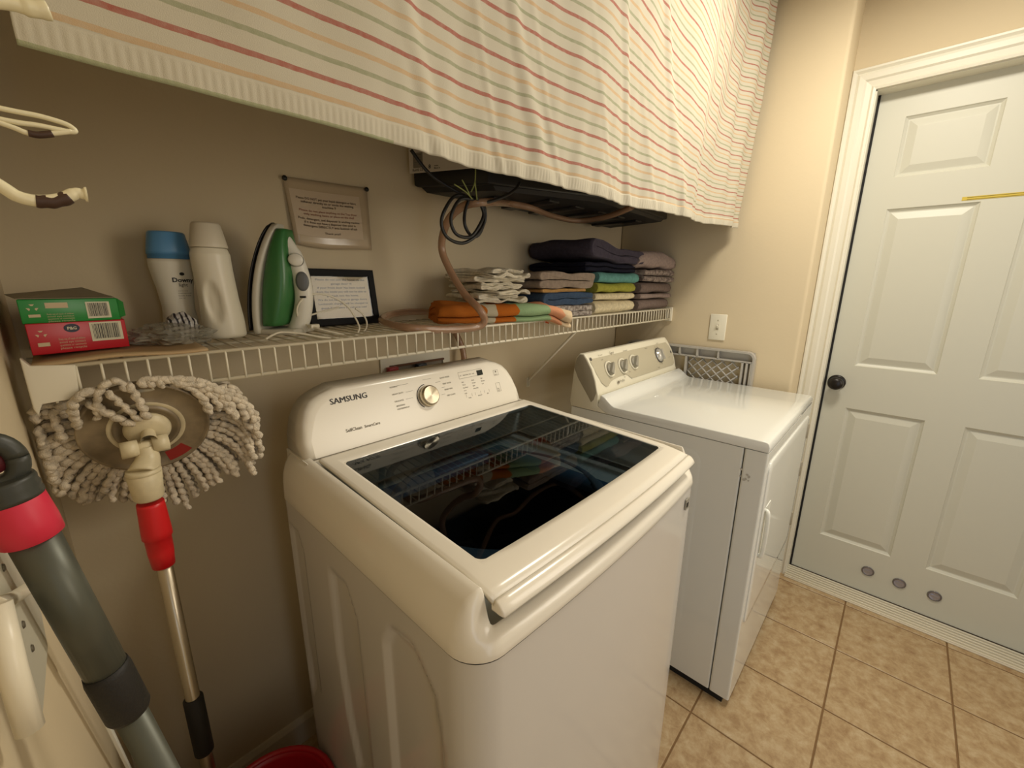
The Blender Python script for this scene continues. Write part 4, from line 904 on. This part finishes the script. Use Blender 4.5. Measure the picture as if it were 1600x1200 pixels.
for ps_, c_ in ((.27, (186, 104, 38)), (.42, (146, 172, 128)), (.66, (212, 150, 112)), (.76, (206, 184, 150)), (.86, (222, 92, 48)), (.93, (196, 190, 168))): q_ = e.new(ps_); q_.color = lin(c_)
nt.links.new(rp.outputs[0], b_.inputs[0])
towel('beach_towel', 'folded orange, green and coral beach towel overhanging shelf edge', 'towel', bm_, (.955, -.222, Z), (.15, .40, .052), rot=math.radians(63), layers=3, seed=2, wob=.007, slump=lambda a, b, c: -.022*smooth01((-b-.62)/.38)+.008*smooth01((b-.3)/.7)*c*(1-a*a)-.010*c*max(0, a)**2)
tw = terry('washcloth', (232, 222, 198))
for k in range(8):
    towel('washcloth', ['bottom white washcloth of the loose pile on the beach towel', 'second white washcloth from the bottom of the loose pile', 'third white washcloth from the bottom of the loose pile', 'fourth white washcloth from the bottom of the loose pile', 'fourth white washcloth from the top of the loose pile', 'third white washcloth from the top of the loose pile', 'second white washcloth from the top of the loose pile', 'topmost white washcloth of the loose pile'][k], 'washcloth', tw,
          (.955+random.uniform(-.012, .012), -.165+random.uniform(-.01, .01), Z+.053+k*.0118), (.165+random.uniform(-.025, .03)-.004*k, .19+random.uniform(-.03, .02), .0125), rot=random.uniform(-.35, .2), layers=2, seed=10+k, wob=.0125, group='white washcloths piled on the beach towel', start=(-1)**k)
# middle column
blue = terry('blue', (66, 84, 108)); chk = terry('checked', (110, 98, 92), col2=(186, 178, 168)); taupe = terry('taupe', (150, 134, 118))
chk.node_tree.nodes['Noise Texture'].inputs['Scale'].default_value = 420
towel('bath_towel', 'grey checked towel at the bottom of the middle stack', 'towel', chk, (1.225, -.155, Z), (.25, .27, .040), layers=2, seed=21, start=-1, wob=.005)
towel('bath_towel', 'denim blue folded towel in the middle stack', 'towel', blue, (1.215, -.155, Z+.040), (.27, .275, .042), layers=2, seed=22, start=-1, wob=.005)
gold = terry('gold trim', (196, 152, 92))
towel('hand_towel', 'thin beige towel with gold edge between blue and taupe towels', 'towel', gold, (1.20, -.15, Z+.082), (.24, .26, .012), layers=1, seed=23, wob=.004)
towel('bath_towel', 'taupe folded towel on top of the middle stack', 'towel', taupe, (1.19, -.155, Z+.094), (.30, .28, .050), layers=2, seed=24, wob=.008)
# third column
cream = terry('cream', (222, 208, 172)); lime = terry('lime', (160, 158, 68)); teal = terry('teal', (100, 150, 142)); navy = terry('navy', (34, 34, 46)); char = terry('charcoal', (72, 66, 76))
R90 = PI/2
towel('bath_towel', 'thick cream towel at the bottom of the stack next to the checked towel', 'towel', cream, (1.525, -.155, Z), (.275, .30, .050), rot=-R90, layers=1, seed=31, start=-1)
towel('bath_towel', 'thin cream towel directly beneath the lime towel', 'towel', cream, (1.515, -.155, Z+.050), (.275, .29, .027), rot=-R90, layers=1, seed=32)
towel('bath_towel', 'lime green folded towel between cream and teal towels', 'towel', lime, (1.52, -.155, Z+.077), (.28, .28, .037), rot=-R90, layers=1, seed=33, start=-1, wob=.005)
towel('bath_towel', 'teal folded towel on top of the lime towel', 'towel', teal, (1.53, -.155, Z+.113), (.29, .29, .038), rot=-R90, layers=1, seed=34, start=-1, wob=.005)
towel('bath_towel', 'dark navy towel squashed beneath the charcoal towel', 'towel', navy, (1.50, -.150, Z+.151), (.26, .36, .034), rot=-R90, layers=2, seed=35, start=-1, wob=.006)
nv = towel('bath_towel', 'black and charcoal thick towel on top of the teal towel', 'towel', char, (1.52, -.155, Z+.184), (.38, .28, .052), layers=2, seed=36, start=-1, wob=.007, slump=lambda a, b, c: .030*max(0, -a)*(.5+.5*c))
nvm = char.node_tree; 
# fourth column
mauve = terry('mauve', (152, 134, 126)); brown = terry('brown rib', (122, 106, 98)); patt = terry('pattern', (92, 80, 76), col2=(158, 144, 134)); patt.node_tree.nodes['Noise Texture.001'].inputs['Scale'].default_value = 60
towel('bath_towel', 'brown taupe towel at the bottom of the stack beside the right wall', 'towel', brown, (1.855, -.16, Z), (.27, .30, .048), rot=-R90, layers=1, seed=41, start=-1)
towel('bath_towel', 'pale mauve thin towel second from the bottom beside right wall', 'towel', mauve, (1.86, -.16, Z+.048), (.27, .30, .022), rot=-R90, layers=1, seed=42)
towel('bath_towel', 'ribbed brown towel beneath the zigzag patterned towel', 'towel', brown, (1.865, -.16, Z+.070), (.275, .30, .048), rot=-R90, layers=1, seed=43, start=-1, wob=.005)
towel('bath_towel', 'dark zigzag patterned towel beneath the fluffy mauve towel', 'towel', patt, (1.87, -.16, Z+.118), (.28, .29, .052), rot=-R90, layers=2, seed=44, start=-1, wob=.005)
towel('bath_towel', 'fluffy pale mauve towel topping the stack beside the right wall', 'towel', mauve, (1.84, -.165, Z+.170), (.29, .37, .062), rot=-R90, layers=1, seed=45, start=-1, wob=.009, slump=lambda a, b, c: .02*(1-b*b)*c)

# ------------------------------------------------------------------ mop, bucket
MPX, MPY = .104, -.305
mp = thing('spin_mop', 'upturned spin mop with beaded cotton strings and steel pole by left wall', 'mop', (MPX, MPY, .02))
cream_p = mat('cream plastic', (214, 200, 164), .4, var=.06, vscale=60)
DC = Vector((.122, -.268, 1.108)); DN = Vector((-.10, -.88, -.30)).normalized()
q4 = Vector((0, 0, 1)).rotation_difference(DN).to_matrix(); DU = q4 @ Vector((1, 0, 0)); DV = q4 @ Vector((0, 1, 0))
plate_m = mat('grimy translucent plate', (156, 138, 108), .35, var=.25, vscale=22)
mb = MB(); mb.lathe([(0, .004), (.034, .004), (.036, .007), (.040, .007), (.041, .003), (.074, .002), (.076, .006), (.079, .006), (.080, -.006), (0, -.008)], DC, 48, DN); obj('head_plate', mb, plate_m, mp)
mb = MB(); mb.lathe([(.041, .003), (.045, .0045), (.047, .003)], DC, 40, DN); mb.lathe([(0, .018), (.020, .017), (.027, .012), (.029, .006), (.029, .003)], DC, 40, DN); obj('swivel', mb, cream_p, mp)
ed_ = Vector((.45, 0, -.85)); a1_ = math.atan2(ed_.dot(DV), ed_.dot(DU))
for a0_ in (a1_-.24,): 
    mb = MB(); mb.add([DC+DN*.0026+(DU*math.cos(a0_+k*.12)+DV*math.sin(a0_+k*.12))*r_ for k in range(5) for r_ in (.054, .0765)], [(2*i, 2*i+1, 2*i+3, 2*i+2) for i in range(4)]); obj('clip', mb, mat('dark red plastic', (150, 40, 36), .4), mp)
HP = DC+DN*.030+Vector((-.006, 0, -.012)); JX = Vector((1, 0, 0))
mb = MB(); mb.lathe([(.008, .0), (.010, .03)], DC+DN*.008, 16, DN); mb.tube([HP-JX*.028, HP-JX*.008], .0125, 20); mb.tube([HP+JX*.008, HP+JX*.028], .0125, 20); mb.tube([HP-JX*.026, HP+JX*.026], .009, 16)
bt_ = Vector((MPX, MPY-.008, 1.020)); mb.tube(spline([HP, HP+Vector((0, -.003, -.018)), bt_+Vector((0, 0, .03))], 4), [.012, .0125, .013, .014, .015, .016, .018, .0195, .0205], 16)
obj('hinge', mb, cream_p, mp)
mb = MB(); zt = 1.058; PX, PY = MPX, MPY-.008
mb.lathe([(.020, zt), (.0215, zt-.004), (.0215, zt-.006), (.0202, zt-.007), (.0212, zt-.008), (.0185, zt-.046), (.016, zt-.049), (.0125, zt-.050)], (PX, PY, 0), 24, cap=(True, True)); obj('socket', mb, cream_p, mp)
mb = MB(); mb.lathe([(.0165, 1.003), (.0170, .998), (.0188, .955), (.0190, .945), (.0168, .943), (.0165, .918), (.0145, .893), (.012, .892)], (PX, PY, 0), 24, cap=(True, True)); obj('collar', mb, mat('red plastic', (205, 24, 30), .35), mp)
mb = MB(); mb.lathe([(.0105, 1.0), (.0105, .035)], (PX, PY, 0), 20, cap=(True, True)); obj('pole', mb, steel, mp)
zA = at('y', PY, 290, 1098).z; zB = at('y', PY, 308, 1180).z
mb = MB(); mb.lathe([(.0115, zA+.004), (.0145, zA), (.0145, zB), (.012, zB-.003)], (PX, PY, 0), 20, cap=(True, True)); obj('grip', mb, black_rub, mp)
mb = MB(); mb.lathe([(.010, .02), (.013, .025), (.013, .05), (.0105, .055)], (PX, PY, 0), 16, cap=(True, True)); obj('end_cap', mb, black_rub, mp)
cot = mat('grey white cotton', (224, 210, 186), .95, bump=.9, scale=500, var=.15, vscale=120, dist=.002)
rnd = random.Random(5)
def mop_string(P, r=.0058):
    S = spline(P, 10); Ln = [0]
    for a, b in zip(S, S[1:]): Ln.append(Ln[-1]+(b-a).length)
    ph = rnd.random()*6; S2 = [p_+Vector((.0018*math.sin(l*420+ph), .0015*math.cos(l*380+ph), 0)) for p_, l in zip(S, Ln)]
    # resample finely
    m_ = int(Ln[-1]/.0022)+2; out = []; j = 0
    for k in range(m_):
        l = Ln[-1]*k/(m_-1)
        while j < len(Ln)-2 and Ln[j+1] < l: j += 1
        t_ = (l-Ln[j])/max(1e-9, Ln[j+1]-Ln[j]); out.append(S2[j].lerp(S2[j+1], t_))
    rr = [r*(.68+.32*abs(math.sin(PI*(Ln[-1]*k/(m_-1))/.0125+ph))) for k in range(m_)]
    rr[-1] *= .5; rr[0] *= .6
    mb = MB(); mb.tube(out, rr, 7); obj('string', mb, cot, mp)
NS = 60
for k in range(NS):
    a = 2*PI*k/NS+rnd.uniform(-.04, .04)
    e_ = DU*math.cos(a)+DV*math.sin(a); ez = e_.z
    up_ = ez > .55
    for lay in range(3 if e_.x > .1 else 2):
        ln = rnd.uniform(.07, .10) if e_.x > 0 else rnd.uniform(.055, .08); ln *= 1*(1 if not up_ else .8); st = DC+e_*.070+DN*(-.010-.010*lay)
        dn = Vector((0, 0, -1)); sd = Vector((e_.x, 0, 0))
        if up_:
            if lay: continue
            if e_.x > .12 or (k % 4 == 1 and e_.x > -.3):
                h_ = rnd.uniform(.7, 1.15)
                pts = [st, st+e_*.014+DN*.008, st+e_*.012+Vector((.028*h_, 0, 0))+DN*.012, st+Vector((.058*h_, 0, -.004))+DN*.016, st+Vector((.075*h_, 0, -.030*h_))+DN*.018, st+Vector((.082*h_, 0, -.058*h_))+DN*.018]
            elif k % 3 == 0: pts = [st, st+e_*.012+DN*.010, st+e_*.006+DN*.022+Vector((.004, 0, 0)), st-e_*.022+DN*.022+Vector((.006, 0, -.004)), st-e_*.040+DN*.021+Vector((.007, 0, -.006))]
            elif k % 3 == 1: pts = [st, st+e_*.018+Vector((-.006, 0, 0)), st+e_*.016+Vector((-.026, 0, -.012)), st+Vector((-.036, 0, -.042))]
            else: continue
        else:
            f = .62*max(0, 1-abs(ez+.1)) + .15
            if e_.x < 0: f *= .8
            pts = [st, st+e_*ln*.35+dn*.004, st+e_*ln*.7+dn*ln*f*.5+DN*rnd.uniform(-.006, .006), st+e_*ln*(1-.25*f)+dn*ln*f*1.2+DN*rnd.uniform(-.01, .012)]
        for p_ in pts:
            p_.x = max(.012, p_.x); p_.y = min(p_.y, -.02)
            if p_.z > SZ-.05 and p_.y > SY-.012: p_.y = SY-.014
        mop_string(pts, rnd.uniform(.0050, .0064))
# bucket standing on the floor
BC = (.180, -.332)
bk = thing('mop_bucket', 'red plastic mop bucket on the floor between left wall and washer', 'bucket', (*BC, 0))
mb = MB(); mb.lathe([(0, .004), (.085, .004), (.09, .0), (.097, .004), (.112, .27), (.118, .283), (.122, .283), (.122, .275)], (*BC, 0), 40); obj('body', mb, mat('bucket red', (170, 18, 30), .35), bk, solid=.003)
mb = MB(); mb.lathe([(.114, .282), (.122, .288), (.126, .283), (.124, .272)], (*BC, 0), 40); obj('rim', mb, MATS['bucket red'], bk, solid=.002)
mb = MB(); mb.lathe([(.075, .22), (.078, .20), (.06, .13), (0, .13)], (BC[0]+.02, BC[1]-.01, 0), 32); obj('wringer_basket', mb, black_pl, bk, solid=.002)

# ------------------------------------------------------------------ near pole with loop, leaning on the left wall
YP = -.775
A_ = at('y', YP, 50, 836); B_ = at('y', YP, 168, 1050); ax = (B_-A_).normalized(); Tp = at('y', YP, 4, 748)
end = A_+ax*((A_.z-.012)/-ax.z)
bp_ = thing('broom', 'grey pole with dark hanging loop and pink sleeve leaning on left wall', 'broom', tuple(end))
AX = -ax   # upwards
Sd = Vector((0, 1, 0)).cross(AX).normalized()
rP = .0104
mb = MB(); mb.tube([A_+AX*.004, B_-AX*.002], rP, 24); obj('pole', mb, mat('grey green metal pole', (88, 90, 80), .42, metal=.4), bp_)
zc1 = (at('y', YP, 52, 832)-A_).dot(AX); slv = .025
mb = MB(); c0 = A_+AX*(-.002); mb.tube([c0, c0+AX*.001, c0+AX*.010, c0+AX*slv, c0+AX*(slv+.001)], [.0112, .0128, .0130, .0122, .0114], 28); obj('sleeve', mb, mat('pink red plastic', (206, 38, 66), .45), bp_)
c1 = c0+AX*slv
cap_m = mat('dark green grey rubber', (54, 56, 50), .45, bump=.1, scale=200)
mb = MB(); mb.tube([c1, c1+AX*.002, c1+AX*.004, c1+AX*.006, c1+AX*.008, c1+AX*.010, c1+AX*.012], [.0123, .0127, .0121, .0126, .0120, .0124, .0118], 28); obj('cap', mb, cap_m, bp_)
lc = c1+AX*.022; loopp = [lc+Sd*.0085*math.cos(a)+AX*.0120*math.sin(a) for a in [2*PI*k/28 for k in range(29)]]
mb = MB(); mb.tube(loopp, .0046, 14, squash=1.0); obj('hanging_loop', mb, cap_m, bp_)
obj('loop_insert', MB().lathe([(0, -.001), (.006, -.001), (.006, .001), (0, .001)], lc, 20, (0, 1, 0)), mat('dark red insert', (96, 26, 34), .6), bp_)
mb = MB(); c2 = B_; ge = at('y', YP, 200, 1108); gl = (ge-B_).length
mb.tube([c2+AX*.004, c2, c2-AX*.001, c2-AX*gl, c2-AX*(gl+.003)], [.0108, .0114, .0116, .0116, .0104], 28); obj('grip', mb, black_rub, bp_)
mb = MB(); mb.tube([c2-AX*(gl), end+AX*.10], .0085, 20); obj('lower_pole', mb, MATS['grey green metal pole'], bp_)
mb = MB(); mb.box((-.03, -.11, 0), (.03, .11, .05), M=Matrix.Translation((end.x+.02, YP, .055))); obj('brush_block', mb, mat('grey broom block', (90, 90, 88), .5), bp_, bevel=.01)
mb = MB()
for i in range(12):
    for j in range(4): x_, y_ = end.x-.002+j*.013, YP-.1+i*.018; mb.tube([(x_, y_, .056), (x_, y_, .002)], [.0045, .0065], 5)
o = obj('bristles', mb, mat('bristle', (60, 60, 62), .8), bp_); o['kind'] = 'stuff'

# white slat leaning against the left wall
wp = [at('x', .012, 15, 833), at('x', .012, 115, 1034), at('x', .012, 185, 1210)]
a_ = wp[0]; b_2 = wp[1]; d_ = (b_2-a_).normalized(); foot_ = a_+d_*((a_.z-.004)/-d_.z)
sp2 = Vector((0, -d_.z, d_.y)); sp2.normalize()
ds = thing('duster_handle', 'thin flat white handle leaning along the left wall behind the grey pole', 'handle', tuple(foot_))
mb = MB(); mb.prism([a_+sp2*.006, a_-sp2*.006, b_2-sp2*.008, b_2+sp2*.008], (.004, 0, 0)); obj('upper_rod', mb, mat('bright white plastic', (240, 238, 224), .35), ds, bevel=.001)
mb = MB(); mb.prism([b_2+sp2*.005, b_2-sp2*.005, foot_-sp2*.006, foot_+sp2*.006], (.004, 0, 0)); obj('lower_rod', mb, MATS['bright white plastic'], ds, bevel=.001)
# hanger bracket on the left wall
hb = thing('iron_board_hanger', 'white metal hanger plate with clip and tube screwed on left wall', 'hanger', (0, -.62, 1.08))
hm = mat('hanger grey white', (196, 192, 174), .4)
pl_ = [at('x', .001, a, b) for a, b in ((-60, 700), (0, 800), (30, 885), (60, 960), (70, 1012), (66, 1060), (60, 1128), (20, 1100), (-60, 1000))]
mb = MB(); mb.prism(pl_, (.0018, 0, 0)); obj('plate', mb, hm, hb)
for px, py in ((50, 1013), (5, 887), (36, 976)):
    p_ = at('x', .003, px, py); mb = MB(); mb.lathe([(0, .0012), (.0022, .001), (.003, 0)], p_, 12, (1, 0, 0)); obj('screw', mb, mat('dull screw', (110, 104, 90), .4, metal=.5), hb)
mb = MB(); mb.tube([at('x', .012, -5, 945), at('x', .012, 20, 1050), at('x', .012, 47, 1140)], .0055, 14); obj('tube', mb, wire_m, hb)
mb = MB(); mb.tube([at('x', .010, -10, 948), at('x', .012, 20, 935), at('x', .013, 45, 918), at('x', .013, 60, 913)], [.0045, .004, .0042, .003], 10); obj('clip', mb, wire_m, hb)
# coat hook and wire loop on the left wall
hk_m = mat('chipped white enamel', (232, 224, 190), .25); chip = mat('bare brown metal', (66, 44, 32), .5)
hk = thing('coat_hook', 'white enamelled double coat hook with chipped paint on left wall', 'hook', (0, -.70, 1.43))
yh = -.70
mb = MB(); mb.box((.0, yh-.012, 1.395), (.004, yh+.012, 1.50)); obj('backplate', mb, hk_m, hk, bevel=.002)
mb = MB(); mb.tube(spline([(.002, yh, 1.425), (.022, yh, 1.408)]+[at('y', yh, a, b) for a, b in ((0, 290), (28, 307), (60, 314), (95, 311), (118, 302), (128, 303), (136, 304))], 6), [.0036]*36+[.0032]*6+[.0034]*3+[.0046]*3+[.0048]*3+[.0046]*3, 12); obj('lower_hook', mb, hk_m, hk)
mb = MB(); mb.tube(spline([at('y', yh, a, b) for a, b in ((56, 313.5), (70, 315.5), (90, 314), (108, 308))], 6), .0039, 12)
for i_ in range(len(mb.v)): v = Vector(mb.v[i_]); v.z += .0003*math.sin(v.x*900); mb.v[i_] = tuple(v)
obj('chipped_patch', mb, chip, hk)
mb = MB(); mb.tube(spline([(.002, yh, 1.47), (.03, yh, 1.475)]+[at('y', yh, a, b) for a, b in ((0, 3), (40, 12), (76, 17))], 6), [.0036]*18+[.0045]*4+[.005]*3, 12); obj('upper_hook', mb, hk_m, hk)
lp = thing('wire_hook', 'thin white wire hook with one chipped brown patch on left wall', 'hook', (0, -.6, 1.45)); yh = -.6
mb = MB(); mb.tube(spline([(.002, yh, 1.455)]+[at('y', yh, a, b) for a, b in ((0, 169), (60, 181), (98, 192), (112, 199), (117, 205), (105, 205), (60, 196), (0, 186))]+[(.003, yh, 1.449)], 6), .0019, 8); obj('loop', mb, hk_m, lp)
mb = MB(); mb.tube(spline([(.003, yh, 1.452)]+[at('y', yh, a, b) for a, b in ((0, 192), (40, 207), (60, 210), (85, 208), (112, 205))], 6), .0019, 8); obj('lower_wire', mb, hk_m, lp)
mb = MB(); mb.tube(spline([at('y', yh, a, b) for a, b in ((44, 208), (60, 211), (82, 209))], 6), .0024, 8); obj('chipped_patch', mb, chip, lp)
mb = MB(); mb.box((0, yh-.008, 1.435), (.003, yh+.008, 1.47)); obj('backplate', mb, hk_m, lp)
# pink tipped handle low by the wall
p_ = at('y', -.42, 263, 1188); t = thing('dustpan_brush', 'grey stick with pink tip standing low beside the left wall', 'brush', (p_.x, -.42, 0))
mb = MB(); mb.tube([(p_.x, -.42, p_.z-.02), (p_.x, -.42, p_.z), (p_.x+.002, -.42, p_.z+.008)], [.006, .006, .003], 12); obj('tip', mb, MATS['pink red plastic'], t)
mb = MB(); mb.tube([(p_.x, -.42, 0), (p_.x, -.42, p_.z-.018)], .005, 10); obj('stick', mb, black_pl, t)
